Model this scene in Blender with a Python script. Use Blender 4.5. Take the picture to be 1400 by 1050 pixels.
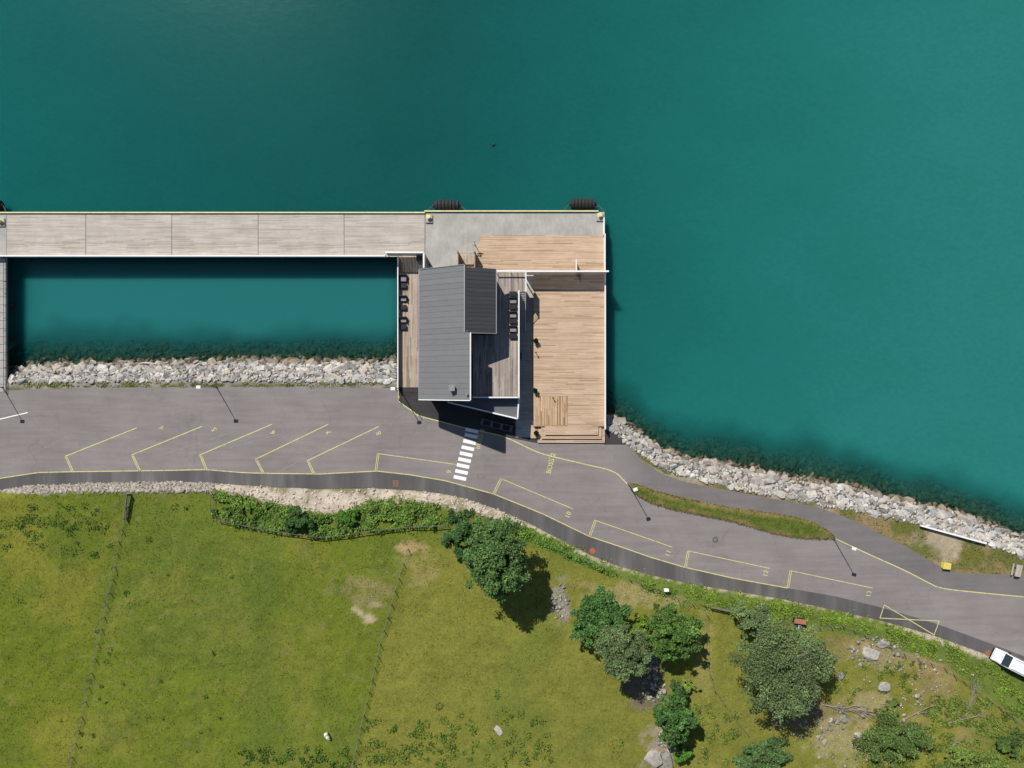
import bpy, bmesh, math, random
import numpy as np
from mathutils import Vector, Matrix

R = math.radians
random.seed(7)
rng = np.random.default_rng(11)
for o in list(bpy.data.objects):
    bpy.data.objects.remove(o)
scene = bpy.context.scene
col = scene.collection

# ------------------------------------------------------------------ camera, sky, sun, exposure
F = 969.0          # focal length in photograph pixels (1400 wide)
CAM = 114.0        # drone height over the road
cam_data = bpy.data.cameras.new('camera')
cam_data.sensor_width = 36.0
cam_data.lens = 36.0 * F / 1400.0
cam_data.clip_start = 1.0
cam_data.clip_end = 4000.0
cam = bpy.data.objects.new('camera', cam_data)
cam.location = (0, 0, CAM)
col.objects.link(cam)
scene.camera = cam

SUN_EL = 46.0
SUN_DIR = Vector((-0.495 * math.cos(R(SUN_EL)), 0.868 * math.cos(R(SUN_EL)), math.sin(R(SUN_EL)))).normalized()
world = bpy.data.worlds.new('World')
scene.world = world
world.use_nodes = True
wn = world.node_tree
sky = wn.nodes.new('ShaderNodeTexSky')
sky.sky_type = 'NISHITA'
sky.sun_disc = False
sky.sun_elevation = R(SUN_EL)
sky.sun_rotation = math.atan2(SUN_DIR.x, SUN_DIR.y)
sky.air_density = 1.0
sky.dust_density = 0.5
wn.nodes['Background'].inputs['Strength'].default_value = 0.066
wn.links.new(sky.outputs[0], wn.nodes['Background'].inputs['Color'])

sun_data = bpy.data.lights.new('sun', 'SUN')
sun_data.energy = 4.4
sun_data.angle = R(0.55)
sun_data.color = (1.0, 0.955, 0.89)
sun = bpy.data.objects.new('sun', sun_data)
sun.rotation_euler = SUN_DIR.to_track_quat('Z', 'Y').to_euler()
sun.location = (-40, 70, 90)
col.objects.link(sun)

scene.view_settings.view_transform = 'Standard'
scene.view_settings.look = 'None'
scene.view_settings.gamma = 1.0
scene.view_settings.exposure = 0.16
scene.view_settings.use_curve_mapping = False
scene.render.engine = 'CYCLES'
scene.cycles.use_denoising = True
scene.cycles.max_bounces = 6
scene.cycles.transparent_max_bounces = 8

# ------------------------------------------------------------------ helpers
def W(px, py, z=0.0):
    k = (CAM - z) / F
    return Vector(((px - 700.0) * k, (525.0 - py) * k, z))

def tag(o, label=None, cat=None, group=None, kind=None):
    if label: o['label'] = label
    if cat: o['category'] = cat
    if group: o['group'] = group
    if kind: o['kind'] = kind
    return o

def empty(name, loc, label=None, cat=None, group=None, rz=0.0):
    o = bpy.data.objects.new(name, None)
    o.empty_display_size = 0.3
    o.location = loc
    o.rotation_euler = (0, 0, rz)
    col.objects.link(o)
    return tag(o, label, cat, group)

def link(name, me, mat=None, parent=None, loc=None):
    if mat is not None and not me.materials:
        me.materials.append(mat)
    o = bpy.data.objects.new(name, me)
    col.objects.link(o)
    if parent is not None:
        o.parent = parent
        pl = parent.location
        if loc is None:
            # mesh is in world coordinates: undo the parent's placement
            m = Matrix.Translation(pl) @ parent.rotation_euler.to_matrix().to_4x4()
            if parent.parent is not None:
                m = wmat(parent)
            o.matrix_parent_inverse = m.inverted()
        else:
            o.location = loc
    elif loc is not None:
        o.location = loc
    return o

def wmat(o):
    m = o.matrix_parent_inverse @ (Matrix.Translation(o.location) @ o.rotation_euler.to_matrix().to_4x4())
    return (wmat(o.parent) @ m) if o.parent is not None else (Matrix.Translation(o.location) @ o.rotation_euler.to_matrix().to_4x4())

class MB:
    """collects shapes into one mesh"""
    def __init__(s):
        s.v = []; s.f = []
    def add(s, vs, fs):
        b = len(s.v)
        s.v += [tuple(p) for p in vs]
        s.f += [tuple(b + i for i in f) for f in fs]
        return s
    def box(s, x0, x1, y0, y1, z0, z1):
        return s.add([(x0,y0,z0),(x1,y0,z0),(x1,y1,z0),(x0,y1,z0),(x0,y0,z1),(x1,y0,z1),(x1,y1,z1),(x0,y1,z1)],
                     [(0,3,2,1),(4,5,6,7),(0,1,5,4),(1,2,6,5),(2,3,7,6),(3,0,4,7)])
    def obox(s, c, sx, sy, sz, rz=0.0, tilt=0.0):
        m = Matrix.Translation(c) @ Matrix.Rotation(rz, 4, 'Z') @ Matrix.Rotation(tilt, 4, 'X')
        vs = [m @ Vector((x*sx/2, y*sy/2, z*sz/2)) for z in (-1,1) for x, y in ((-1,-1),(1,-1),(1,1),(-1,1))]
        return s.add(vs, [(0,3,2,1),(4,5,6,7),(0,1,5,4),(1,2,6,5),(2,3,7,6),(3,0,4,7)])
    def beam(s, p0, p1, w, h):
        p0 = Vector(p0); p1 = Vector(p1)
        d = (p1 - p0).normalized()
        side = d.cross(Vector((0,0,1)))
        if side.length < 1e-4: side = Vector((1,0,0))
        side.normalize(); up = side.cross(d)
        vs = []
        for p in (p0, p1):
            for a, b in ((-1,-1),(1,-1),(1,1),(-1,1)):
                vs.append(p + side*a*w/2 + up*b*h/2)
        return s.add(vs, [(0,1,2,3),(7,6,5,4),(0,4,5,1),(1,5,6,2),(2,6,7,3),(3,7,4,0)])
    def tube(s, p0, p1, r0, r1=None, n=6, cap=True):
        r1 = r0 if r1 is None else r1
        p0 = Vector(p0); p1 = Vector(p1)
        d = (p1 - p0).normalized()
        a = d.orthogonal().normalized(); b = d.cross(a)
        vs = []
        for p, r in ((p0, r0), (p1, r1)):
            for k in range(n):
                t = 2*math.pi*k/n
                vs.append(p + (a*math.cos(t) + b*math.sin(t))*r)
        fs = [(k, (k+1) % n, n+(k+1) % n, n+k) for k in range(n)]
        if cap: fs += [tuple(range(n))[::-1], tuple(range(n, 2*n))]
        return s.add(vs, fs)
    def prism(s, poly, z0, z1):
        n = len(poly)
        z0f = z0 if callable(z0) else (lambda p: z0)
        z1f = z1 if callable(z1) else (lambda p: z1)
        vs = [(p[0], p[1], z0f(p)) for p in poly] + [(p[0], p[1], z1f(p)) for p in poly]
        fs = [(k, (k+1) % n, n+(k+1) % n, n+k) for k in range(n)]
        fs += [tuple(range(n))[::-1], tuple(range(n, 2*n))]
        return s.add(vs, fs)
    def ribbon(s, pts, w, z):
        pts = [Vector((p[0], p[1], 0)) for p in pts]
        L = []; Rr = []
        for i, p in enumerate(pts):
            a = pts[max(i-1, 0)]; b = pts[min(i+1, len(pts)-1)]
            d = (b - a).normalized(); nrm = Vector((-d.y, d.x, 0))
            L.append((p.x+nrm.x*w/2, p.y+nrm.y*w/2, z)); Rr.append((p.x-nrm.x*w/2, p.y-nrm.y*w/2, z))
        n = len(pts)
        return s.add(L + Rr, [(n+i, n+i+1, i+1, i) for i in range(n-1)])
    def mesh(s, name):
        me = bpy.data.meshes.new(name)
        me.from_pydata(s.v, [], s.f)
        me.update()
        return me
    def build(s, name, mat, parent=None, smooth=False, bevel=0.0, loc=None):
        me = s.mesh(name)
        if smooth:
            me.polygons.foreach_set('use_smooth', [True]*len(me.polygons))
        o = link(name, me, mat, parent, loc)
        if bevel:
            b = o.modifiers.new('bevel', 'BEVEL'); b.width = bevel; b.segments = 2; b.limit_method = 'ANGLE'
        return o

def np_mesh(name, verts, faces, colors=None, smooth=False):
    """verts (N,3), faces (M,k) all the same size"""
    me = bpy.data.meshes.new(name)
    nv, nf, k = len(verts), len(faces), faces.shape[1]
    me.vertices.add(nv); me.vertices.foreach_set('co', verts.astype(np.float32).ravel())
    me.loops.add(nf*k); me.loops.foreach_set('vertex_index', faces.astype(np.int32).ravel())
    me.polygons.add(nf)
    me.polygons.foreach_set('loop_start', np.arange(0, nf*k, k, dtype=np.int32))
    try:
        me.polygons.foreach_set('loop_total', np.full(nf, k, dtype=np.int32))
    except Exception:
        pass
    if smooth: me.polygons.foreach_set('use_smooth', np.ones(nf, dtype=bool))
    me.update(calc_edges=True)
    if colors is not None:
        a = me.color_attributes.new('col', 'FLOAT_COLOR', 'POINT')
        c = np.ones((nv, 4), dtype=np.float32); c[:, :3] = colors
        a.data.foreach_set('color', c.ravel())
    return me

# value noise in numpy
_perm = rng.random((256, 256))
def vnoise(x, y):
    xi = np.floor(x).astype(int); yi = np.floor(y).astype(int)
    fx = x - xi; fy = y - yi
    fx = fx*fx*(3-2*fx); fy = fy*fy*(3-2*fy)
    a = _perm[xi % 256, yi % 256]; b = _perm[(xi+1) % 256, yi % 256]
    c = _perm[xi % 256, (yi+1) % 256]; d = _perm[(xi+1) % 256, (yi+1) % 256]
    return (a*(1-fx)+b*fx)*(1-fy) + (c*(1-fx)+d*fx)*fy
def fbm(x, y, s, o=4):
    t = 0; amp = 1; tot = 0
    for k in range(o):
        t = t + amp*vnoise(x*s + 17.3*k, y*s + 9.1*k); tot += amp; amp *= .5; s *= 2.03
    return t/tot
def sstep(a, b, x):
    t = np.clip((x-a)/(b-a), 0, 1); return t*t*(3-2*t)

# ------------------------------------------------------------------ materials
def new_mat(name):
    m = bpy.data.materials.new(name); m.use_nodes = True
    nt = m.node_tree; b = nt.nodes['Principled BSDF']
    return m, nt, b
def N(nt, t, **kw):
    n = nt.nodes.new(t)
    for k, v in kw.items(): setattr(n, k, v)
    return n
def noise_fac(nt, scale, detail=4.0, rough=0.55, stretch=(1,1,1), coords='pos', rot=0.0):
    if coords == 'pos':
        g = N(nt, 'ShaderNodeNewGeometry'); src = g.outputs['Position']
    else:
        g = N(nt, 'ShaderNodeTexCoord'); src = g.outputs['Object']
    mp = N(nt, 'ShaderNodeMapping')
    mp.inputs['Scale'].default_value = stretch
    mp.inputs['Rotation'].default_value = (0, 0, rot)
    nt.links.new(src, mp.inputs['Vector'])
    n = N(nt, 'ShaderNodeTexNoise')
    n.inputs['Scale'].default_value = scale
    n.inputs['Detail'].default_value = detail
    n.inputs['Roughness'].default_value = rough
    nt.links.new(mp.outputs[0], n.inputs['Vector'])
    return n.outputs['Fac']
def ramp(nt, fac, stops):
    r = N(nt, 'ShaderNodeValToRGB')
    el = r.color_ramp.elements
    while len(el) < len(stops): el.new(0.5)
    for e, (p, c) in zip(el, stops):
        e.position = p; e.color = (*c, 1) if len(c) == 3 else c
    nt.links.new(fac, r.inputs['Fac'])
    return r.outputs['Color']
def mixc(nt, a, b, fac, mode='MIX'):
    m = N(nt, 'ShaderNodeMix', data_type='RGBA', blend_type=mode)
    for s, v in ((m.inputs[6], a), (m.inputs[7], b), (m.inputs[0], fac)):
        if hasattr(v, 'links') or hasattr(v, 'is_linked'):
            nt.links.new(v, s)
        elif isinstance(v, (int, float)):
            s.default_value = v
        else:
            s.default_value = (*v, 1) if len(v) == 3 else v
    return m.outputs[2]
def bump(nt, b, fac, dist, strength=1.0):
    n = N(nt, 'ShaderNodeBump')
    n.inputs['Distance'].default_value = dist; n.inputs['Strength'].default_value = strength
    nt.links.new(fac, n.inputs['Height']); nt.links.new(n.outputs[0], b.inputs['Normal'])
def grey(v): return (v, v, v)

def simple(name, c, rough=0.6, metal=0.0, var=0.18, scale=3.0, stretch=(1,1,1), spec=0.4, objrand=0.0, island=0.0, bumpd=0.0, coords='pos'):
    m, nt, b = new_mat(name)
    f = noise_fac(nt, scale, 5, 0.6, stretch, coords)
    cc = ramp(nt, f, [(0.25, tuple(x*(1-var) for x in c)), (0.75, tuple(min(1, x*(1+var)) for x in c))])
    if objrand:
        oi = N(nt, 'ShaderNodeObjectInfo')
        cc = mixc(nt, cc, ramp(nt, oi.outputs['Random'], [(0, grey(1-objrand)), (1, grey(1+objrand))]), 1.0, 'MULTIPLY')
    if island:
        g = N(nt, 'ShaderNodeNewGeometry')
        cc = mixc(nt, cc, ramp(nt, g.outputs['Random Per Island'], [(0, grey(1-island)), (1, grey(1+island*.6))]), 1.0, 'MULTIPLY')
    nt.links.new(cc, b.inputs['Base Color'])
    b.inputs['Roughness'].default_value = rough
    b.inputs['Metallic'].default_value = metal
    b.inputs['Specular IOR Level'].default_value = spec
    if bumpd: bump(nt, b, f, bumpd)
    return m

def plank_mat(name, stops, grain_axis='x', stain=0.25):
    """timber: every board takes its own tone, grain runs along it, blotchy weathering over all"""
    m, nt, b = new_mat(name)
    g = N(nt, 'ShaderNodeNewGeometry')
    c = ramp(nt, g.outputs['Random Per Island'], stops)
    st = (0.25, 9, 1) if grain_axis == 'x' else (9, 0.25, 1)
    gr = noise_fac(nt, 1.6, 4, 0.65, st)
    c = mixc(nt, c, ramp(nt, gr, [(0.3, grey(0.84)), (0.7, grey(1.10))]), 1.0, 'MULTIPLY')
    bl = noise_fac(nt, 0.35, 4, 0.6)
    c = mixc(nt, c, ramp(nt, bl, [(0.3, grey(1-stain)), (0.7, grey(1+stain*.5))]), 1.0, 'MULTIPLY')
    nt.links.new(c, b.inputs['Base Color'])
    b.inputs['Roughness'].default_value = 0.75
    b.inputs['Specular IOR Level'].default_value = 0.25
    return m

M = {}
M['pier_wood'] = plank_mat('pier_wood', [(0.0, (.40,.345,.295)), (0.12, (.46,.405,.355)), (0.5, (.52,.46,.405)), (1.0, (.58,.525,.47))], 'x', .14)
M['deck_wood'] = plank_mat('deck_wood', [(0.0, (.38,.255,.155)), (0.10, (.48,.34,.225)), (0.5, (.565,.41,.285)), (1.0, (.625,.465,.335))], 'x', .08)
M['deck_wood_y'] = plank_mat('deck_wood_y', [(0.0, (.27,.16,.075)), (0.15, (.38,.25,.14)), (0.5, (.52,.355,.22)), (1.0, (.63,.45,.30))], 'y', .12)
M['grey_wood_y'] = plank_mat('grey_wood_y', [(0.0, (.22,.18,.15)), (0.3, (.34,.29,.25)), (1.0, (.50,.44,.40))], 'y', .2)
M['grey_wood_x'] = plank_mat('grey_wood_x', [(0.0, (.42,.38,.345)), (0.5, (.50,.46,.42)), (1.0, (.57,.53,.49))], 'x', .2)
M['west_wood_y'] = plank_mat('west_wood_y', [(0.0, (.28,.21,.15)), (0.3, (.42,.34,.265)), (1.0, (.56,.47,.385))], 'y', .2)
M['dark_wood_y'] = plank_mat('dark_wood_y', [(0.0, (.035,.034,.036)), (1.0, (.062,.058,.058))], 'y', .2)
M['white_paint'] = simple('white_paint', (.80,.80,.79), .45, var=.06, scale=1.5)
M['fence_grey'] = simple('fence_grey', (.42,.39,.35), .6, var=.1, scale=2, objrand=.08)
M['planter'] = simple('planter', (.13,.125,.12), .7, var=.12, scale=3)
M['yellow_paint'] = simple('yellow_paint', (.74,.61,.13), .55, var=.12, scale=4)
M['kerb_yellow'] = simple('kerb_yellow', (.66,.62,.34), .6, var=.15, scale=2)
M['rubber'] = simple('rubber', (.028,.027,.028), .75, var=.3, scale=4, spec=.3)
M['chain'] = simple('chain', (.20,.19,.16), .5, .7)
M['rattan'] = simple('rattan', (.018,.017,.018), .7, var=.3, scale=30)
M['cushion'] = simple('cushion', (.24,.23,.23), .85, var=.12, scale=5)
M['black'] = simple('black', (.012,.012,.013), .5, var=.2)
M['dark_metal'] = simple('dark_metal', (.06,.06,.062), .45, .4, var=.15)
M['lamp_metal'] = simple('lamp_metal', (.33,.33,.33), .4, .6, var=.12)
M['lamp_head'] = simple('lamp_head', (.74,.75,.76), .4, .0, var=.05)
M['lamp_glass'] = simple('lamp_glass', (.55,.55,.5), .15, .0, var=.05)
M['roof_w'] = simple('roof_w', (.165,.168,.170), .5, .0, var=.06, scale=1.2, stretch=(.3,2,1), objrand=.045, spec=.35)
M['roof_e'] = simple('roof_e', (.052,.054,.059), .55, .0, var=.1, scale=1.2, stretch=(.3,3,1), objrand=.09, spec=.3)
M['roof_flat'] = simple('roof_flat', (.115,.12,.13), .7, var=.08, scale=1.5)
M['cladding'] = simple('cladding', (.075,.078,.083), .65, var=.15, scale=2, stretch=(4,4,.3))
M['cladding_light'] = simple('cladding_light', (.62,.61,.58), .6, var=.07, scale=2, stretch=(4,4,.3))
M['wall_wood'] = simple('wall_wood', (.40,.26,.13), .6, var=.2, scale=3)
M['flue'] = simple('flue', (.38,.39,.39), .35, .5, var=.08)
def glass_mat(name, c=(.02,.03,.035)):
    m, nt, b = new_mat(name)
    b.inputs['Base Color'].default_value = (*c, 1); b.inputs['Roughness'].default_value = .06
    b.inputs['Specular IOR Level'].default_value = .7
    f = noise_fac(nt, .8, 2); bump(nt, b, f, .01)
    return m
M['glass'] = glass_mat('glass')
M['car_paint'] = simple('car_paint', (.80,.81,.82), .25, var=.03, spec=.6)
M['tyre'] = simple('tyre', (.02,.02,.02), .8)
M['rim'] = simple('rim', (.4,.4,.42), .35, .8)
M['headlight'] = simple('headlight', (.6,.62,.65), .1)
M['red_paint'] = simple('red_paint', (.46,.105,.05), .6, var=.25, scale=6)
M['rust'] = simple('rust', (.27,.12,.07), .8, var=.35, scale=8)
M['iron'] = simple('iron', (.11,.10,.10), .6, .3, var=.25, scale=10)
M['post_wood'] = simple('post_wood', (.16,.145,.11), .8, var=.3, scale=5, objrand=.25)
M['wire'] = simple('wire', (.20,.21,.17), .5, .2, var=.1)
M['deadwood'] = simple('deadwood', (.27,.235,.19), .85, var=.3, scale=5)
M['bark'] = simple('bark', (.13,.105,.08), .9, var=.35, scale=6)
M['wool'] = simple('wool', (.76,.70,.56), .95, var=.12, scale=14)
M['bench_wood'] = simple('bench_wood', (.40,.37,.33), .75, var=.2, scale=6, objrand=.15)

def concrete_mat():
    m, nt, b = new_mat('concrete')
    f = noise_fac(nt, .35, 6, .62); g = noise_fac(nt, 2.2, 5, .6, (1, .35, 1)); h = noise_fac(nt, 7, 3, .6)
    c = ramp(nt, f, [(.3, (.31,.30,.272)), (.5, (.37,.357,.328)), (.7, (.43,.415,.385))])
    c = mixc(nt, c, ramp(nt, g, [(.35, grey(.92)), (.65, grey(1.06))]), 1, 'MULTIPLY')
    c = mixc(nt, c, ramp(nt, h, [(.3, grey(.92)), (.7, grey(1.1))]), 1, 'MULTIPLY')
    nt.links.new(c, b.inputs['Base Color']); b.inputs['Roughness'].default_value = .85
    return m
M['concrete'] = concrete_mat()

def asphalt_mat(name, lo, hi, streak=0.12, rot=-.28):
    m, nt, b = new_mat(name)
    f = noise_fac(nt, .07, 5, .6); f2 = noise_fac(nt, .5, 4, .6, (.22, 2.4, 1), rot=rot); f3 = noise_fac(nt, 9, 3, .7)
    f4 = noise_fac(nt, .22, 6, .7)
    c = ramp(nt, f, [(.3, lo), (.7, hi)])
    c = mixc(nt, c, ramp(nt, f2, [(.3, grey(1-streak)), (.7, grey(1+streak*.7))]), 1, 'MULTIPLY')
    c = mixc(nt, c, ramp(nt, f3, [(.3, grey(.87)), (.7, grey(1.12))]), 1, 'MULTIPLY')
    c = mixc(nt, c, ramp(nt, f4, [(.35, grey(.92)), (.52, grey(1.0)), (.72, grey(1.07))]), 1, 'MULTIPLY')
    vo = N(nt, 'ShaderNodeTexVoronoi', feature='DISTANCE_TO_EDGE'); vo.inputs['Scale'].default_value = .085
    ge = N(nt, 'ShaderNodeNewGeometry'); wp = N(nt, 'ShaderNodeTexNoise'); wp.inputs['Scale'].default_value = .35; wp.inputs['Detail'].default_value = 5
    nt.links.new(ge.outputs['Position'], wp.inputs['Vector'])
    va = N(nt, 'ShaderNodeVectorMath', operation='MULTIPLY_ADD'); va.inputs[1].default_value = (5, 5, 0)
    nt.links.new(wp.outputs['Color'], va.inputs[0]); nt.links.new(ge.outputs['Position'], va.inputs[2]); nt.links.new(va.outputs[0], vo.inputs['Vector'])
    c = mixc(nt, c, ramp(nt, vo.outputs['Distance'], [(0, grey(.90)), (.006, grey(.95)), (.011, grey(1))]), 1, 'MULTIPLY')
    nt.links.new(c, b.inputs['Base Color'])
    b.inputs['Roughness'].default_value = .9; b.inputs['Specular IOR Level'].default_value = .2
    bump(nt, b, f3, .006)
    return m
M['asphalt'] = asphalt_mat('asphalt', (.212,.190,.182), (.262,.237,.226), .12)
def path_mat():
    m = asphalt_mat('asphalt_path', (.160,.145,.142), (.195,.177,.172), .10)
    nt = m.node_tree; b = nt.nodes['Principled BSDF']
    old = b.inputs['Base Color'].links[0].from_socket
    geo = N(nt, 'ShaderNodeNewGeometry'); sep = N(nt, 'ShaderNodeSeparateXYZ'); nt.links.new(geo.outputs['Position'], sep.inputs[0])
    f = noise_fac(nt, .35, 5, .65); ad = N(nt, 'ShaderNodeMath', operation='MULTIPLY_ADD'); ad.inputs[1].default_value = 7.0
    nt.links.new(f, ad.inputs[0]); nt.links.new(sep.outputs['X'], ad.inputs[2])
    mr = N(nt, 'ShaderNodeMapRange'); mr.inputs['From Min'].default_value = 20.0; mr.inputs['From Max'].default_value = 26.0; nt.links.new(ad.outputs[0], mr.inputs['Value'])
    nt.links.new(mixc(nt, (.228,.208,.199), old, mr.outputs[0]), b.inputs['Base Color'])
    return m
M['asphalt_path'] = path_mat()
M['asphalt_new'] = asphalt_mat('asphalt_new', (.040,.038,.039), (.062,.058,.058), .12)

def shoulder_mat():
    m, nt, b = new_mat('asphalt_shoulder')
    f = noise_fac(nt, .30, 4, .62, (1, .12, 1)); f3 = noise_fac(nt, 8, 3, .7); f4 = noise_fac(nt, .07, 3, .5)
    c = ramp(nt, f, [(.28, (.074,.067,.069)), (.50, (.098,.091,.091)), (.72, (.17,.16,.155))])
    c = mixc(nt, c, ramp(nt, f3, [(.3, grey(.86)), (.7, grey(1.14))]), 1, 'MULTIPLY')
    c = mixc(nt, c, ramp(nt, f4, [(.35, grey(.86)), (.65, grey(1.12))]), 1, 'MULTIPLY')
    nt.links.new(c, b.inputs['Base Color']); b.inputs['Roughness'].default_value = .85
    return m
M['shoulder'] = shoulder_mat()

def worn_paint(name, c, under, wear=.45):
    m, nt, b = new_mat(name)
    f = noise_fac(nt, 1.6, 5, .75)
    nt.links.new(mixc(nt, under, c, ramp(nt, f, [(wear-.12, grey(0)), (wear+.06, grey(1))])), b.inputs['Base Color'])
    b.inputs['Roughness'].default_value = .8
    return m
M['mark_yellow'] = worn_paint('mark_yellow', (.60,.545,.22), (.34,.31,.22), .45)
M['mark_white'] = worn_paint('mark_white', (.86,.86,.86), (.62,.61,.60), .34)
M['mark_faint'] = worn_paint('mark_faint', (.30,.285,.265), (.225,.208,.20), .55)

def attr_mat(name, rough=.95, fine=9.0, amp=.28, mid=1.3, midamp=.22, translucent=0.0, bumpd=.05):
    m, nt, b = new_mat(name)
    a = N(nt, 'ShaderNodeVertexColor', layer_name='col')
    f = noise_fac(nt, fine, 3, .7); g = noise_fac(nt, mid, 5, .65)
    c = mixc(nt, a.outputs['Color'], ramp(nt, f, [(.25, grey(1-amp)), (.75, grey(1+amp))]), 1, 'MULTIPLY')
    c = mixc(nt, c, ramp(nt, g, [(.25, grey(1-midamp)), (.75, grey(1+midamp))]), 1, 'MULTIPLY')
    nt.links.new(c, b.inputs['Base Color']); b.inputs['Roughness'].default_value = rough
    b.inputs['Specular IOR Level'].default_value = .15
    if bumpd: bump(nt, b, g, bumpd)
    if translucent:
        t = N(nt, 'ShaderNodeBsdfTranslucent'); nt.links.new(c, t.inputs['Color'])
        mx = N(nt, 'ShaderNodeMixShader'); mx.inputs[0].default_value = translucent
        nt.links.new(b.outputs[0], mx.inputs[1]); nt.links.new(t.outputs[0], mx.inputs[2])
        nt.links.new(mx.outputs[0], nt.nodes['Material Output'].inputs['Surface'])
    return m
M['terrain'] = attr_mat('terrain', fine=4.0, amp=.24, mid=1.4, midamp=.16, bumpd=.10)
M['leaf'] = attr_mat('leaf', .6, 2.0, .12, .7, .12, .38, 0)
M['grass'] = attr_mat('grass', .8, 3.0, .1, .6, .1, .25, 0)

def rock_mat(name, dark=False):
    m, nt, b = new_mat(name)
    oi = N(nt, 'ShaderNodeObjectInfo')
    geo = N(nt, 'ShaderNodeNewGeometry')
    src = geo.outputs['Random Per Island'] if dark else oi.outputs['Random']
    c = ramp(nt, src, [(0, (.22,.21,.195)), (.18, (.37,.35,.325)), (.40, (.46,.425,.38)), (.62, (.555,.52,.47)), (.74, (.50,.43,.36)), (.80, (.30,.30,.295)), (1, (.67,.655,.63))])
    f = noise_fac(nt, 2.4, 6, .65); f2 = noise_fac(nt, .55, 3, .6)
    c = mixc(nt, c, ramp(nt, f, [(.28, grey(.55)), (.62, grey(1.06))]), 1, 'MULTIPLY')
    # tide line: algae-stained below, bleached above
    sep = N(nt, 'ShaderNodeSeparateXYZ'); nt.links.new(geo.outputs['Position'], sep.inputs[0])
    ad = N(nt, 'ShaderNodeMath', operation='MULTIPLY_ADD'); ad.inputs[1].default_value = .9; 
    nt.links.new(f2, ad.inputs[0]); nt.links.new(sep.outputs['Z'], ad.inputs[2])
    mr = N(nt, 'ShaderNodeMapRange'); mr.inputs['From Min'].default_value = -2.15; mr.inputs['From Max'].default_value = -1.15
    nt.links.new(ad.outputs[0], mr.inputs['Value'])
    tint = ramp(nt, mr.outputs[0], [(0, (.17,.155,.10)), (.30, (.45,.40,.31)), (.55, (.80,.75,.67)), (1, (1, 1, 1))])
    c = mixc(nt, c, tint, 1, 'MULTIPLY')
    nt.links.new(c, b.inputs['Base Color']); b.inputs['Roughness'].default_value = .88
    b.inputs['Specular IOR Level'].default_value = .25
    bump(nt, b, f, .06)
    return m
M['rock'] = rock_mat('rock'); M['rock_small'] = rock_mat('rock_small', True)
def fieldstone_mat():
    m, nt, b = new_mat('fieldstone')
    geo = N(nt, 'ShaderNodeNewGeometry')
    c = ramp(nt, geo.outputs['Random Per Island'], [(0, (.17,.16,.14)), (.5, (.30,.275,.24)), (1, (.46,.42,.37))])
    f = noise_fac(nt, 2.5, 6, .65)
    c = mixc(nt, c, ramp(nt, f, [(.3, grey(.6)), (.65, grey(1.15))]), 1, 'MULTIPLY')
    nt.links.new(c, b.inputs['Base Color']); b.inputs['Roughness'].default_value = .9
    bump(nt, b, f, .05)
    return m
M['fieldstone'] = fieldstone_mat()
M['wallstone'] = simple('wallstone', (.33,.29,.245), .9, var=.45, scale=2.5, island=.35, bumpd=.04)

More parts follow.
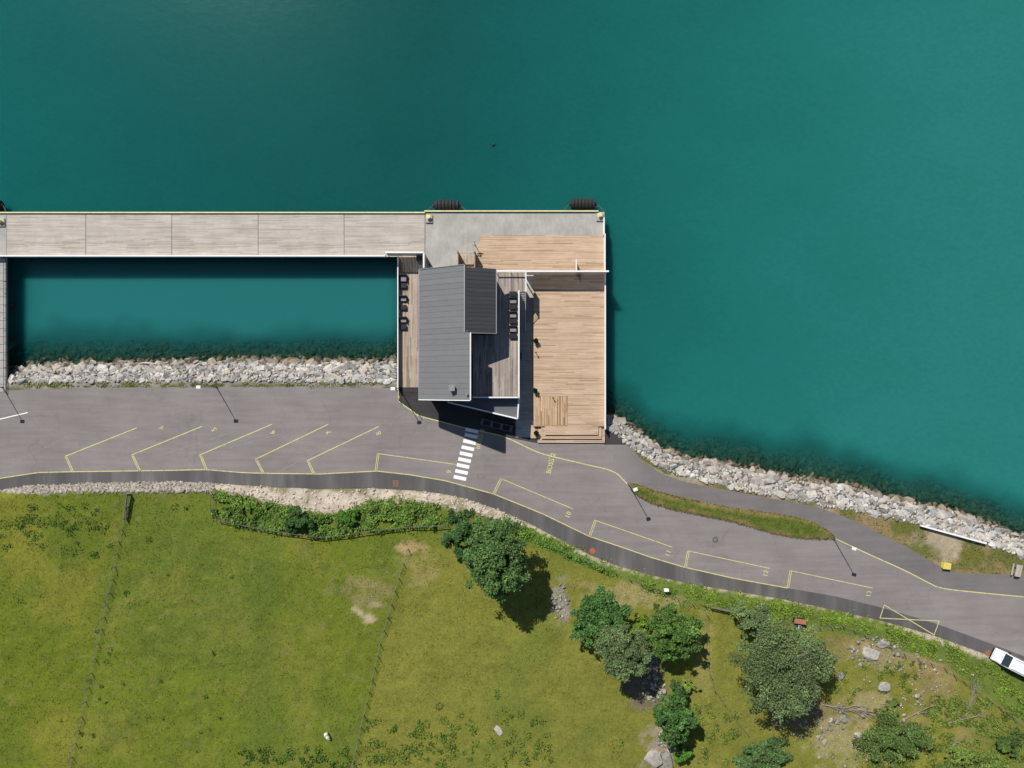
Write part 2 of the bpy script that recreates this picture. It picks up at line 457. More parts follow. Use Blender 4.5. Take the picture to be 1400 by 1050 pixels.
def water_mat():
    m, nt, b = new_mat('water')
    # silt-laden glacier water; the tone drifts slowly across the fjord
    geo = N(nt, 'ShaderNodeNewGeometry')
    sep = N(nt, 'ShaderNodeSeparateXYZ'); nt.links.new(geo.outputs['Position'], sep.inputs[0])
    f = noise_fac(nt, .014, 3, .5)
    ma = N(nt, 'ShaderNodeMath', operation='MULTIPLY_ADD'); ma.inputs[1].default_value = .005; ma.inputs[2].default_value = .5
    nt.links.new(sep.outputs['X'], ma.inputs[0])
    mb = N(nt, 'ShaderNodeMath', operation='MULTIPLY_ADD'); mb.inputs[1].default_value = -.0011
    nt.links.new(sep.outputs['Y'], mb.inputs[0]); nt.links.new(ma.outputs[0], mb.inputs[2])
    mc_ = N(nt, 'ShaderNodeMath', operation='MULTIPLY_ADD'); mc_.inputs[1].default_value = .22
    nt.links.new(f, mc_.inputs[0]); nt.links.new(mb.outputs[0], mc_.inputs[2])
    md_ = N(nt, 'ShaderNodeMath', operation='SUBTRACT'); md_.inputs[1].default_value = .09; nt.links.new(mc_.outputs[0], md_.inputs[0])
    c = ramp(nt, md_.outputs[0], [(0, (.004,.100,.093)), (.14, (.004,.094,.087)), (.37, (.004,.072,.066)), (.55, (.007,.104,.094)), (.70, (.012,.137,.123)), (.88, (.018,.162,.146)), (1, (.019,.166,.149))])
    g = noise_fac(nt, .05, 5, .6, (1, 1.6, 1))
    c = mixc(nt, c, ramp(nt, g, [(.3, grey(.95)), (.7, grey(1.05))]), 1, 'MULTIPLY')
    rp = noise_fac(nt, 1.1, 4, .65, (1, 1.7, 1), rot=.5)
    c = mixc(nt, c, ramp(nt, rp, [(.3, grey(.935)), (.7, grey(1.065))]), 1, 'MULTIPLY')  # ripple brightness from refraction, painted into the water colour
    si = N(nt, 'ShaderNodeAttribute', attribute_name='silt')
    c = mixc(nt, c, (.018,.150,.148), si.outputs['Fac'])
    nt.links.new(c, b.inputs['Base Color'])
    b.subsurface_method = 'BURLEY'
    b.inputs['Subsurface Weight'].default_value = 1.0
    b.inputs['Subsurface Radius'].default_value = (.6, 1.0, 1.0)
    b.inputs['Subsurface Scale'].default_value = 2.2
    b.inputs['Roughness'].default_value = .12
    b.inputs['IOR'].default_value = 1.33
    b.inputs['Specular IOR Level'].default_value = .5
    w = noise_fac(nt, .9, 4, .6, (1, 1.5, 1)); w2 = noise_fac(nt, .16, 3, .6)
    ad = N(nt, 'ShaderNodeMath', operation='MULTIPLY_ADD'); ad.inputs[1].default_value = 2.0
    nt.links.new(w2, ad.inputs[0]); nt.links.new(w, ad.inputs[2])
    bump(nt, b, ad.outputs[0], .02, .6)
    tr = N(nt, 'ShaderNodeBsdfTransparent'); tr.inputs['Color'].default_value = (.55, .80, .72, 1)
    a = N(nt, 'ShaderNodeAttribute', attribute_name='opacity')
    mx = N(nt, 'ShaderNodeMixShader')
    nt.links.new(a.outputs['Fac'], mx.inputs[0]); nt.links.new(tr.outputs[0], mx.inputs[1]); nt.links.new(b.outputs[0], mx.inputs[2])
    nt.links.new(mx.outputs[0], nt.nodes['Material Output'].inputs['Surface'])
    return m
M['water'] = water_mat()

# ------------------------------------------------------------------ the lie of the land (pixels of the photograph -> ground lines)
WATER = -2.5
def line(pts, z=0.0):
    ps = [W(x, y, z) for x, y in pts]
    X = np.array([p.x for p in ps]); Y = np.array([p.y for p in ps])
    return lambda x: np.interp(x, X, Y)
PX_S = [(0,672),(36,664),(95,662),(167,660),(238,659),(286,660),(330,663),(365,665),(437,668),(508,667),(560,670),(600,674),(631,680),(674,694),(727,717),(774,742),(810,760),(846,774),(890,786),(939,797),(1010,809),(1070,819),(1141,834),(1203,848),(1275,868),(1344,893),(1400,915),(1460,940)]
PX_YS = [(0,654),(52,646),(95,645),(238,643),(281,642),(330,646),(358,647),(437,648),(515,644),(560,649),(608,657),(674,675),(741,702),(805,733),(850,748),(890,762),(934,775),(1000,790),(1077,804),(1141,815),(1203,830),(1275,851),(1344,876),(1400,897),(1460,922)]
PX_N = [(-40,533),(0,534),(60,532),(120,530),(300,529),(440,528),(540,531),(546,540),(730,600),(862,608),(868,617),(880,632),(905,648),(930,657),(960,664),(1000,671),(1040,679),(1080,686),(1120,694),(1150,705),(1180,717),(1210,733),(1240,748),(1265,763),(1290,777),(1310,784),(1400,786),(1460,786)]
PX_C = [(-40,521),(0,523),(20,522),(80,521),(200,520),(330,519),(440,522),(545,522),(600,540),(834,586),(863,610),(891,631),(920,646),(953,654),(1010,667),(1039,674),(1082,681),(1130,692),(1182,700),(1260,716),(1308,731),(1349,743),(1400,760),(1460,785)]
PX_W = [(-40,498),(0,500),(30,503),(60,498),(200,496),(330,493),(440,494),(545,494),(600,500),(800,555),(838,571),(850,575),(875,592),(894,607),(922,621),(953,629),(987,632),(1022,640),(1058,648),(1106,656),(1165,664),(1213,679),(1272,692),(1320,702),(1356,717),(1400,734),(1460,765)]
yS, yYS, yN, yC = line(PX_S), line(PX_YS), line(PX_N), line(PX_C)
yW = line(PX_W, WATER)
GRAVEL = [(0,672),(36,674),(95,672),(286,671),(296,672),(330,676),(380,692),(420,704),(455,706),(500,692),(560,688),(600,692),(650,702),(700,716),(740,730),(800,762),(860,782),(900,790),(1000,810),(1141,836),(1203,850),(1400,920)]
yG = line(GRAVEL, .8)

def height(x, y):
    x = np.asarray(x, float); y = np.asarray(y, float)
    s, c, w = yS(x), yC(x), yW(x)
    z = np.full(np.broadcast(x, y).shape, -0.06)
    # south bank and meadow
    d = s - y
    bw = np.maximum(1.3, s - yG(x))
    bank = sstep(0, 1, d/bw)*1.0
    px = 700 + x*F/CAM
    rise = np.clip(d-2, 0, 60)*.028 + sstep(1000, 1300, px)*np.clip(d-3, 0, 18)*.05
    bumpy = (fbm(x, y, .10, 4)-.5)*.9 + (fbm(x, y, .7, 3)-.5)*.22
    land = -.06 + bank + rise + bumpy*sstep(1.5, 6, d)
    z = np.where(d > 0, land, z)
    # shore
    e = y - c
    slope = (WATER+.15)/np.maximum(w-c, .5)
    sh = -.08 + e*slope
    sh2 = WATER-.15 - np.minimum(y-w, 2.6)*.36 - np.maximum(y-w-2.6, 0)*.8 + (fbm(x, y, .45, 4)-.5)*1.3*sstep(0, 3, y-w)
    shore = np.where(y > w, np.maximum(sh2, -14), sh)
    z = np.where(e > 0, shore, z)
    return z
def ground(px, py, it=4):
    z = 0.0
    for _ in range(it):
        p = W(px, py, z); z = float(height(p.x, p.y))
    return Vector((p.x, p.y, z))

def grid_axis(lo, hi, step, outer):
    a = list(np.arange(lo, hi+1e-6, step))
    return np.array(sorted([lo-o for o in outer] + a + [hi+o for o in outer]))
gx = grid_axis(-92, 92, .46, [6, 20, 60, 160, 400, 800])
gy = grid_axis(-68, 22, .42, [6, 20, 60, 160, 400, 800])
GX, GY = np.meshgrid(gx, gy)
GZ = height(GX, GY)

# colour of the ground, from what grows or lies there
def ground_colour(x, y, z):
    px = 700 + x*F/(CAM-z); py = 525 - y*F/(CAM-z)
    n1 = fbm(x, y, .035, 4); n2 = fbm(x+40, y+9, .13, 4); n3 = fbm(x-70, y+31, .5, 4); n4 = fbm(x+5, y-3, 1.1, 3); n5 = fbm(x-15, y+23, .9, 4)
    def C(*c): return np.array(c)
    def mx(a, b, f): return a + (b-a)*np.clip(f, 0, 1)[..., None]
    base = np.zeros(x.shape + (3,)) + C(.101,.126,.014)
    base = mx(base, C(.082,.112,.017), sstep(.38, .66, n1)*.8)
    base = mx(base, C(.150,.146,.026), sstep(.48, .76, n2)*.5)
    base = mx(base, C(.070,.094,.015), sstep(.50, .80, n3)*.6)
    base = mx(base, C(.15,.14,.045), sstep(.62, .8, n4)*.5)
    # far-left paddock: lush, yellow-green patches; middle one smooth and deep green; right one dry olive
    fx1 = 178 - (py-672)*.225; fx2 = 556 - (py-748)*.238
    left = sstep(4, -4, px-fx1)
    base = mx(base, base*C(.98,.98,.85), left)
    base = mx(base, C(.165,.155,.024), left*sstep(.46, .72, n2)*.35)
    right = sstep(-6, 6, px-fx2)*sstep(742, 752, py)
    base = mx(base, C(.158,.150,.030)*(0.80+.4*n3[..., None]), right*.72)
    base = mx(base, C(.088,.118,.020), right*sstep(.48, .74, n2)*.5)
    green_band = sstep(40, 0, np.abs(px-360-60*(n1-.5)))*(1-right)*sstep(660, 760, py)
    base = mx(base, C(.066,.100,.016), green_band*.5)
    # dry, stony rise on the right
    hill = sstep(1110, 1150, px)*sstep(1360, 1300, px)*sstep(850, 880, py)
    dry = C(.225,.165,.080)
    base = mx(base, dry*(.6+.8*n3[..., None]), hill*sstep(.40, .64, n2)*.6)
    far = sstep(1250, 1330, px)*sstep(930, 980, py)
    base = mx(base, C(.095,.118,.030), far*.5*sstep(.4, .6, n3))
    # trampled and bare earth
    def spot(cx, cy, rx, ry, colr, k=1.0):
        nonlocal base
        q = ((px-cx)/rx)**2 + ((py-cy)/ry)**2
        base = mx(base, C(*colr), sstep(1.5, .2, q + (n5-.5)*4.0)*k)
    spot(487, 836, 8, 6, (.36,.29,.19), .8); spot(502, 845, 10, 7, (.36,.29,.19), .8); spot(513, 826, 6, 6, (.32,.26,.16), .7); spot(505, 808, 30, 22, (.22,.18,.09), .5)
    spot(560, 748, 16, 9, (.30,.21,.11), .9); spot(575, 775, 22, 25, (.24,.20,.08), .5)
    spot(870, 815, 60, 16, (.26,.215,.105), .6); spot(842, 800, 60, 6, (.24,.2,.09), .5); spot(960, 905, 14, 70, (.22,.19,.07), .5)
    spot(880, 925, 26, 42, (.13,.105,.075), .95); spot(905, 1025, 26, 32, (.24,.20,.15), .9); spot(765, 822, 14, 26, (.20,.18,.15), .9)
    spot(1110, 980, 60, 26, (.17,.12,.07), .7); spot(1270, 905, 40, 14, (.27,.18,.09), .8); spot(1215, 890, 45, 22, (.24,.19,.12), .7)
    spot(1150, 1010, 40, 40, (.28,.24,.14), .55); spot(1195, 960, 30, 20, (.30,.24,.16), .5)
    # south bank: stones, pink gravel, green verge
    s_px = np.interp(px, *np.array(PX_S).T); g_px = np.interp(px, *np.array(GRAVEL).T)
    onb = sstep(-1, 1, py-s_px)*sstep(2.0, -2.0, py-g_px+(n4-.5)*12)
    grav = C(.43,.365,.295)*(.62+.76*n4[..., None])
    grav = mx(grav, C(.16,.16,.07)+0*grav, sstep(.60, .74, n3)*.8)
    base = mx(base, grav, onb*np.where(px < 292, .55, 1.0))
    base = mx(base, C(.30,.28,.25)*(.7+.6*n4[..., None]), onb*(px < 292))
    vergeS = np.interp(px, [700,800,900,1000,1100,1200,1290,1400], [735,775,806,838,856,876,908,985])
    verge = sstep(g_px-1, g_px+2, py)*sstep(vergeS+5, vergeS-3, py)*sstep(700, 760, px)
    base = mx(base, C(.085,.125,.022)*(.7+.6*n4[..., None]), verge*.9)
    # north edge of the road: weedy gravel, dry grass, sand
    n_px = np.interp(px, *np.array(PX_N).T)
    top = py < n_px + 2
    edge = C(.26,.235,.20)*(.7+.6*n4[..., None])
    weeds = mx(edge, C(.115,.125,.045)+0*edge, sstep(.42, .56, n3)*sstep(-7, -1, py-n_px))
    west = top & (px < 850)
    base = np.where(west[..., None], weeds, base)
    dryg = mx(np.zeros_like(base)+C(.235,.18,.085), C(.125,.13,.035)+0*base, sstep(.42, .60, n3))
    dryg = mx(dryg, C(.40,.34,.27)+0*base, sstep(.55, .70, n2)*.6)
    east = top & (px >= 850)
    base = np.where(east[..., None], dryg, base)
    q = ((px-1292)/26)**2 + ((py-742)/26)**2
    base = mx(base, C(.37,.305,.215)*(.7+.6*n4[..., None]), (east*sstep(1.5, .4, q+(n3-.5)*2.2))*.9)
    q = ((px-1330)/18)**2 + ((py-760)/11)**2
    base = mx(base, C(.13,.135,.03)+0*base, (east*sstep(1.4, .5, q+(n3-.5))))
    # shore slope and the bed under water
    under = sstep(-.25, -.7, z)
    base = mx(base, C(.11,.095,.075)*(.5+n4[..., None]), under)  # slope coloured dark to paint in the shade of gaps between rocks
    bed = sstep(-2.0, -2.5, z)
    base = mx(base, C(.044,.042,.026)*(.35+1.3*n3[..., None]), bed)
    return np.clip(base, .004, .9)
def meadow_gain(x, y, z):
    px = 700 + x*F/(CAM-z); py = 525 - y*F/(CAM-z)
    g = np.interp(px, *np.array(GRAVEL).T)
    return 1 + .26*sstep(0, 6, py-g)
GC = np.clip(ground_colour(GX, GY, GZ)*meadow_gain(GX, GY, GZ)[..., None], 0, .85)
ny, nx = GX.shape
idx = np.arange(nx*ny).reshape(ny, nx)
faces = np.stack([idx[:-1, :-1], idx[:-1, 1:], idx[1:, 1:], idx[1:, :-1]], -1).reshape(-1, 4)
me = np_mesh('ground', np.stack([GX, GY, GZ], -1).reshape(-1, 3), faces, GC.reshape(-1, 3), smooth=True)
tag(link('ground', me, M['terrain']), kind='structure')

# water sheet, with how opaque the water column is over the bed
wx = grid_axis(-92, 92, .8, [6, 20, 60, 160, 400, 800]); wy = grid_axis(-32, 60, .8, [6, 20, 60, 160, 400, 800])
WX, WY = np.meshgrid(wx, wy)
dep = np.maximum(0, WATER - height(WX, WY))
dep = dep*(.45+1.1*fbm(WX, WY, .12, 4))
opac = 1 - np.exp(-dep*(.40-.12*sstep(15, 30, WX)))
opac = np.clip(opac + sstep(1.5, 7, dep)*.3, 0, 1)
ny, nx = WX.shape; idx = np.arange(nx*ny).reshape(ny, nx)
faces = np.stack([idx[:-1, :-1], idx[:-1, 1:], idx[1:, 1:], idx[1:, :-1]], -1).reshape(-1, 4)
me = np_mesh('water', np.stack([WX, WY, np.full(WX.shape, WATER)], -1).reshape(-1, 3), faces)
a = me.attributes.new('opacity', 'FLOAT', 'POINT'); a.data.foreach_set('value', opac.astype(np.float32).ravel())
silt = sstep(-17, -21, WX)*sstep(21, 17, WY)*sstep(-84, -76, WX)*sstep(3, 9, WY)*.8
a = me.attributes.new('silt', 'FLOAT', 'POINT'); a.data.foreach_set('value', silt.astype(np.float32).ravel())
tag(link('water', me, M['water']), kind='structure')

# ------------------------------------------------------------------ road, shoulder, path, markings
def strip(name, fa, fb, x0, x1, z, mat, step=.8, parent=None):
    xs = np.arange(x0, x1+1e-6, step)
    mb = MB(); n = len(xs)
    mb.v = [(x, float(fa(x)), z) for x in xs] + [(x, float(fb(x)), z) for x in xs]
    mb.f = [(n+i, n+i+1, i+1, i) for i in range(n-1)]
    return mb.build(name, mat, parent)
road = tag(strip('road', yN, yS, -180, 180, 0.0, M['asphalt']), kind='structure')
tag(strip('shoulder', yYS, yS, -180, 180, 0.005, M['shoulder']), kind='structure')
PATH_S = [(838,640),(850,650),(862,661),(880,665),(900,672),(940,682),(1000,694),(1060,702),(1100,710),(1130,724),(1142,736),(1184,756),(1237,780),(1284,803),(1308,807),(1400,816),(1460,820)]
yPS = line(PATH_S)
tag(strip('footpath', yN, yPS, W(838,0).x, 180, 0.006, M['asphalt_path']), kind='structure')

def poly(pts, z=0): return [tuple(W(x, y, z))[:2] for x, y in pts]
pave = MB()
pave.prism(poly([(545,520),(545,545),(548,551),(565,563),(572,568),(601,576),(640,586),(688,597),(735,606),(735,560),(700,520)][::-1]), -.05, .010)
tag(pave.build('entrance_paving', M['asphalt_new']), kind='structure')
pave2 = MB().prism(poly([(826,584),(836,588),(863,608),(826,608)][::-1]), -.05, .012)
tag(pave2.build('side_paving', M['asphalt_new']), kind='structure')

def L(pts, w=.13, name='yellow_line', mat='mark_yellow', z=.014):
    mb = MB().ribbon([W(*p) for p in pts], w, z)
    return mb.build(name, M[mat], road)
def smooth_pts(pts, n=6):
    out = []
    P = [Vector(p) for p in pts]
    for i in range(len(P)-1):
        p0 = P[max(i-1, 0)]; p1 = P[i]; p2 = P[i+1]; p3 = P[min(i+2, len(P)-1)]
        for k in range(n):
            t = k/n
            out.append(tuple(.5*((2*p1)+(p2-p0)*t+(2*p0-5*p1+4*p2-p3)*t*t+(3*p1-p0-3*p2+p3)*t*t*t)))
    out.append(tuple(P[-1])); return out
L(PX_YS[:19], .15)
L([(545,534),(545,545)], .22); L(smooth_pts([(546,547),(548,551),(565,563),(572,568),(601,576),(640,586),(688,597),(730,616),(751,623),(780,630),(810,637),(828,641),(836,644),(844,648),(850,654),(858,662)]), .17)
L(smooth_pts([(1141,736),(1184,756),(1237,780),(1270,797),(1284,803),(1308,807),(1400,816),(1460,820)]), .17)
for a, b, c in (((187,585),(89,624),(98,644)), ((276,583),(180,622),(190,644)), ((372,580),(273,622),(281,642)), ((449,580),(349,628),(359,647)), ((518,583),(420,630),(428,648))):
    L([a, b], .15, 'bay_line')
    L([b, c], .13, 'bay_line'); L([(b[0]+2.4, b[1]+.6), (c[0]+2.4, c[1])], .13, 'bay_line')
for a, b, c in (((513,643),(516,620),(624,635)), ((674,675),(684,654),(784,696)), ((805,733),(813,711),(919,748)), ((936,775),(940,753),(1052,777)), ((1076,803),(1080,780),(1193,804))):
    L([a, b], .11, 'bay_line'); L([(a[0]+2.2, a[1]+.8), (b[0]+2.2, b[1]+.8)], .11, 'bay_line'); L([b, c], .12, 'bay_line')
L([(1209,827),(1203,845)], .13, 'box_line'); L([(1203,845),(1284,849)], .13, 'box_line', z=.016); L([(1284,849),(1277,868)], .13, 'box_line', z=.018); L([(1209,827),(1277,868)], .13, 'box_line', z=.020)
L([(-30,581),(0,573),(38,564)], .16, 'white_line', 'mark_white')
for a, b in (((215,624),(315,592)), ((312,613),(388,592)), ((20,632),(95,596)), ((380,646),(440,614)), ((140,638),(205,612))):
    L([a, b], .10, 'faded_line', 'mark_faint', .010)
# zebra crossing
zc = [(645,588.6),(643.8,595.9),(641.9,604.3),(639.6,612.7),(637.3,621),(635.2,629),(633.1,637),(631,645.2),(628.8,653.4)]
for x, y in zc:
    c = W(x, y, 0)
    MB().obox((c.x, c.y, .014), 2.05, .56, .006, R(-12)).build('crosswalk_stripe', M['mark_white'], road)
def text(s, px, py, size, ang, name='bay_number'):
    cu = bpy.data.curves.new('t', 'FONT'); cu.body = s; cu.size = size; cu.align_x = 'CENTER'; cu.align_y = 'CENTER'; cu.offset = .012*size; cu.space_character = 1.05
    o = bpy.data.objects.new('t', cu); col.objects.link(o)
    bpy.context.view_layer.update()
    me = bpy.data.meshes.new_from_object(o.evaluated_get(bpy.context.evaluated_depsgraph_get()))
    bpy.data.objects.remove(o)
    c = W(px, py, 0)
    me.transform(Matrix.Translation((c.x, c.y, .016)) @ Matrix.Rotation(R(ang), 4, 'Z'))
    return link(name, me, M['mark_yellow'], road)
for s, x, y, a in (('4',221,585,116),('5',293,587,116),('6',373,591,116),('7',450,591,116),('8',518,592,116)):
    text(s, x, y, 1.12, a)
for s, x, y, a in (('9',614,645,81),('10',777,704,68),('11',913.5,756.5,72),('12',1047,784,78),('13',1188,812,78)):
    text(s, x, y, 1.05, a)
text('BUSS 1', 656.5, 600, 1.1, 76, 'lettering'); text('BUSS 2', 753.5, 633.5, 1.1, 76, 'lettering')
L([(751.6,624),(748,644)], .10, 'lettering_rule', z=.016); L([(654,590),(650.5,612)], .10, 'lettering_rule', z=.016)

# road furniture let into the asphalt
def manhole(px, py, r, mat, label, rim='iron'):
    c = W(px, py, 0); e = empty('manhole_cover', (c.x, c.y, 0), label, 'manhole cover')
    m = MB(); n = 20
    m.tube((0,0,.0),(0,0,.012), r, r, n); m.build('cover', mat, e, loc=(0,0,0))
    m = MB()
    for k in range(n):
        a0, a1 = 2*math.pi*k/n, 2*math.pi*(k+1)/n
        v = [(math.cos(a)*rr, math.sin(a)*rr, .017) for rr in (r*.82, r*1.18) for a in (a0, a1)]
        m.add(v, [(0, 2, 3, 1)])
    m.build('frame', M[rim], e, loc=(0,0,0))
manhole(978, 738, .40, simple('dusty_iron', (.17,.158,.15), .8), 'round grey manhole cover in the road below the grass island')
manhole(810, 753, .42, M['red_paint'], 'round orange-red cover at the road edge between bays 10 and 11', 'rust')
manhole(1351, 893, .45, M['rust'], 'round rusty brown cover at the road edge by the white van', 'rust')
c = W(541, 661, 0); e = empty('drain_grate', (c.x, c.y, 0.005), 'square rust-orange drain grate set in the dark road shoulder', 'drain')
MB().box(-.42,.42,-.5,.5,0,.01).build('frame', M['rust'], e, loc=(0,0,0))
for k in range(4): MB().box(-.30,.30,-.36+k*.2,-.26+k*.2,.01,.022).build('bar', M['iron'], e, loc=(0,0,0))
c = W(657, 651, 0); e = empty('drain_grate', (c.x, c.y, 0), 'faded reddish drain plate in the road beside the zebra crossing', 'drain')
o = MB().box(-.62,.62,-.36,.36,0,.01).build('plate', simple('plate', (.20,.165,.16), .8), e, loc=(0,0,0))
MB().box(-.42,.42,-.2,.2,.01,.018).build('lid', simple('lid', (.23,.18,.175), .8), e, loc=(0,0,0))

# grass island between road and path
isl = [(860,659),(868,661),(880,664),(900,671),(940,681),(1000,693),(1060,701),(1100,709),(1130,723),(1143,736),(1128,738),(1100,737),(1060,731),(1000,714),(940,702),(900,692),(875,681),(862,670)]
ISL = poly(smooth_pts(isl, 3))
def in_poly(P, x, y):
    P = np.array(P); inside = np.zeros(len(x), bool); j = len(P)-1
    for i in range(len(P)):
        c = ((P[i,1] > y) != (P[j,1] > y)) & (x < (P[j,0]-P[i,0])*(y-P[i,1])/(P[j,1]-P[i,1]+1e-12)+P[i,0])
        inside ^= c; j = i
    return inside
# island as a fan of small cells so it can carry colour
bm = bmesh.new()
vs = [bm.verts.new((p[0], p[1], .05)) for p in ISL]
fc = bm.faces.new(vs); fc.normal_update()
if fc.normal.z < 0: bmesh.ops.reverse_faces(bm, faces=[fc])
bmesh.ops.triangulate(bm, faces=bm.faces[:])
for _ in range(3): bmesh.ops.subdivide_edges(bm, edges=[e for e in bm.edges if e.calc_length() > .7], cuts=1, use_grid_fill=False); bmesh.ops.triangulate(bm, faces=bm.faces[:])
for v in bm.verts:
    if not v.is_boundary: v.co.z += .06 + .08*random.random()
    else: v.co.z = -.01
me = bpy.data.meshes.new('grass_island'); bm.to_mesh(me); bm.free()
co = np.array([v.co[:] for v in me.vertices])
def island_colour(x, y):
    P = np.array(ISL); d = np.full(len(x), 9.0)
    for p, q in zip(P, np.roll(P, -1, 0)):
        e_ = q-p; t = np.clip(((x-p[0])*e_[0]+(y-p[1])*e_[1])/(e_@e_+1e-9), 0, 1)
        d = np.minimum(d, np.hypot(x-p[0]-t*e_[0], y-p[1]-t*e_[1]))
    f = sstep(.05, .9, d + (fbm(x, y, .35, 4)-.5)*2.2)[:, None]
    return (np.array([.205,.165,.062])*(1-f) + np.array([.098,.130,.022])*f)*(.75+.5*fbm(x, y, 1.2, 3))[:, None]
cc = island_colour(co[:,0], co[:,1])
a = me.color_attributes.new('col', 'FLOAT_COLOR', 'POINT'); ca = np.ones((len(co),4), np.float32); ca[:,:3] = cc; a.data.foreach_set('color', ca.ravel())
me.polygons.foreach_set('use_smooth', [True]*len(me.polygons))
tag(link('grass_island', me, M['terrain']), kind='structure')

# ------------------------------------------------------------------ planked decks
def planks(mb, x0, x1, y0, y1, z, along='x', w=.15, ln=(2.2, 5.0), th=.035, jitter=.004, bounds=None):
    rnd = random.Random(int((x0*13+y0*7+z*3)*100))
    if along == 'x': u0, u1, v0, v1 = x0, x1, y0, y1
    else: u0, u1, v0, v1 = y0, y1, x0, x1
    n = max(1, round((v1-v0)/w)); pw = (v1-v0)/n
    for i in range(n):
        a = v0 + i*pw + .008; b = v0 + (i+1)*pw - .008
        u = u0 - (rnd.random()*2 if u1-u0 > 3 else 0)
        while u < u1:
            e = u + rnd.uniform(*ln)
            if u1 - e < .5: e = u1
            s_, e_ = max(u, u0), min(e, u1)-.006
            if bounds: s_, e_ = bounds(s_, e_, .5*(a+b))
            if e_-s_ > .1:
                zz = z + rnd.uniform(-jitter, jitter)
                q = (s_, e_, a, b) if along == 'x' else (a, b, s_, e_)
                xa, xb, ya, yb = q
                mb.add([(xa,ya,z-th),(xb,ya,z-th),(xb,yb,z-th),(xa,yb,z-th),(xa,ya,zz),(xb,ya,zz),(xb,yb,zz),(xa,yb,zz)],
                       [(4,5,6,7),(0,1,5,4),(1,2,6,5),(2,3,7,6),(3,0,4,7)])
            u = e
    return mb
def stuff(o): o['kind'] = 'stuff'; return o

# --- long timber pier along the fjord
PY0, PY1 = W(0,351.5).y, W(0,291).y
pier = empty('timber_pier', (-50, PY0, 0), 'long weathered grey timber pier with yellow kerb and white handrail', 'pier')
joints = [9, 117.5, 235, 353, 470.5, 581]
for a, b in zip(joints[:-1], joints[1:]):
    m = MB(); planks(m, W(a,0).x+.05, W(b,0).x-.05, PY0+.05, PY1-.15, .03, 'x', .16, (2.5, 4.8))
    sec = stuff(m.build('deck_section', M['pier_wood'], pier))
    MB().box(W(b,0).x-.05, W(b,0).x+.05, PY0+.05, PY1-.15, -.05, .018).build('joint_plate', M['iron'], pier)
m = MB().box(-100, W(9,0).x, PY0+.05, PY1-.1, -.3, .03); m.build('concrete_head', M['concrete'], pier)
m = MB()
for y in np.linspace(PY0+.2, PY1-.3, 5): m.box(-100, W(581,0).x, y-.15, y+.15, -.5, -.06)
m.build('bearers', M['bark'], pier)
for x in np.arange(-96, W(581,0).x-2, 6.9):
    for y in (PY0+.8, PY1-1.0):
        MB().tube((x, y, -9), (x, y, -.45), .24, .24, 8).build('pile', M['dark_metal'], pier)
MB().box(-100, W(581,0).x, PY1-.10, PY1+.09, -.35, .30).build('kerb', M['kerb_yellow'], pier)
def railing(parent, pts, h=1.05, mat='white_paint', post=2.0, w=.16, infill=True, base=0.0, name='railing', panel_mat=None):
    m = MB(); ps = [Vector(p) for p in pts]
    for a, b in zip(ps[:-1], ps[1:]):
        up = Vector((0,0,h))
        m.beam(a+up, b+up, w, .07)
        m.beam(a+Vector((0,0,.12)), b+Vector((0,0,.12)), .05, .05)
        n = max(1, round((b-a).length/post))
        for k in range(n+1):
            p = a.lerp(b, k/n); m.beam(p, p+Vector((0,0,h-.04)), .07, .07)
        if infill:
            z0 = Vector((0,0,h*.5-.12)); m.beam(a+z0, b+z0, .03, h+.2)
    return m.build(name, M[mat], parent)
railing(pier, [(-100, PY0+.02, 0), (W(528,0).x, PY0+.02, 0)], 1.05, w=.22)

# --- shore gangway at the far left
gang = empty('shore_gangway', (W(0,440).x, 10, 0), 'grey concrete slab gangway joining the pier to the shore', 'gangway')
GY0, GY1 = W(0,536).y, PY0-.02
gxr = W(8.5,0).x
n = 17
for k in range(n):
    a = GY0+(GY1-GY0)*k/n; b = GY0+(GY1-GY0)*(k+1)/n
    MB().box(gxr-3.4, gxr, a+.03, b-.03, -.25, .04).build('slab', M['concrete'], gang)
MB().box(gxr-3.3, gxr-.12, GY0, GY1, -.8, -.26).build('girder', M['dark_metal'], gang)
for y in (GY0+4, GY0+9, GY0+14): MB().tube((gxr-.5, y, -9), (gxr-.5, y, -.5), .3, .3, 8).build('pile', M['dark_metal'], gang)
railing(gang, [(gxr+.02, GY0, .04), (gxr+.02, GY1, .04)], .55, 'dark_metal', w=.05, infill=False)

# --- quay platform
QX0, QX1 = W(580.5,0).x, W(826.5,0).x
QY1 = W(0,289).y; QY0 = W(0,583).y
quay = empty('quay_platform', (0, 10, 0), 'concrete quay apron with warm brown timber decking in front of the terminal', 'quay')
MB().box(QX0, QX1, -2.3, QY1-.1, -.9, 0.0).build('slab', M['concrete'], quay)
MB().box(W(706,0).x, QX1, QY0, -2.3, -.9, -.02).build('slab', M['concrete'], quay)
MB().box(QX0, W(818,0).x, QY1-.10, QY1+.10, -.5, .30).build('kerb', M['kerb_yellow'], quay)
for x in np.linspace(QX0+1.5, QX1-1.2, 6):
    for y in np.linspace(QY0+6, QY1-1.4, 5):
        MB().tube((x, y, -10), (x, y, -.9), .3, .3, 8).build('pile', M['dark_metal'], quay)
# timber north of the fence
FY = W(0,375.4).y
x_l = W(652,0).x
def edge_left(s_, e_, v):
    k = vnoise(np.array([v*1.7]), np.array([3.3]))[0]
    lo = x_l - .1 + 1.0*k*(1 if v > W(0,345).y else .6)
    s2 = max(s_, lo)
    return s2, e_
m = MB(); planks(m, x_l-.4, QX1-.05, FY+.12, W(0,321.5).y, .034, 'x', .16, (2.6, 6.5), bounds=edge_left)
stuff(m.build('apron_boards', M['deck_wood'], quay))
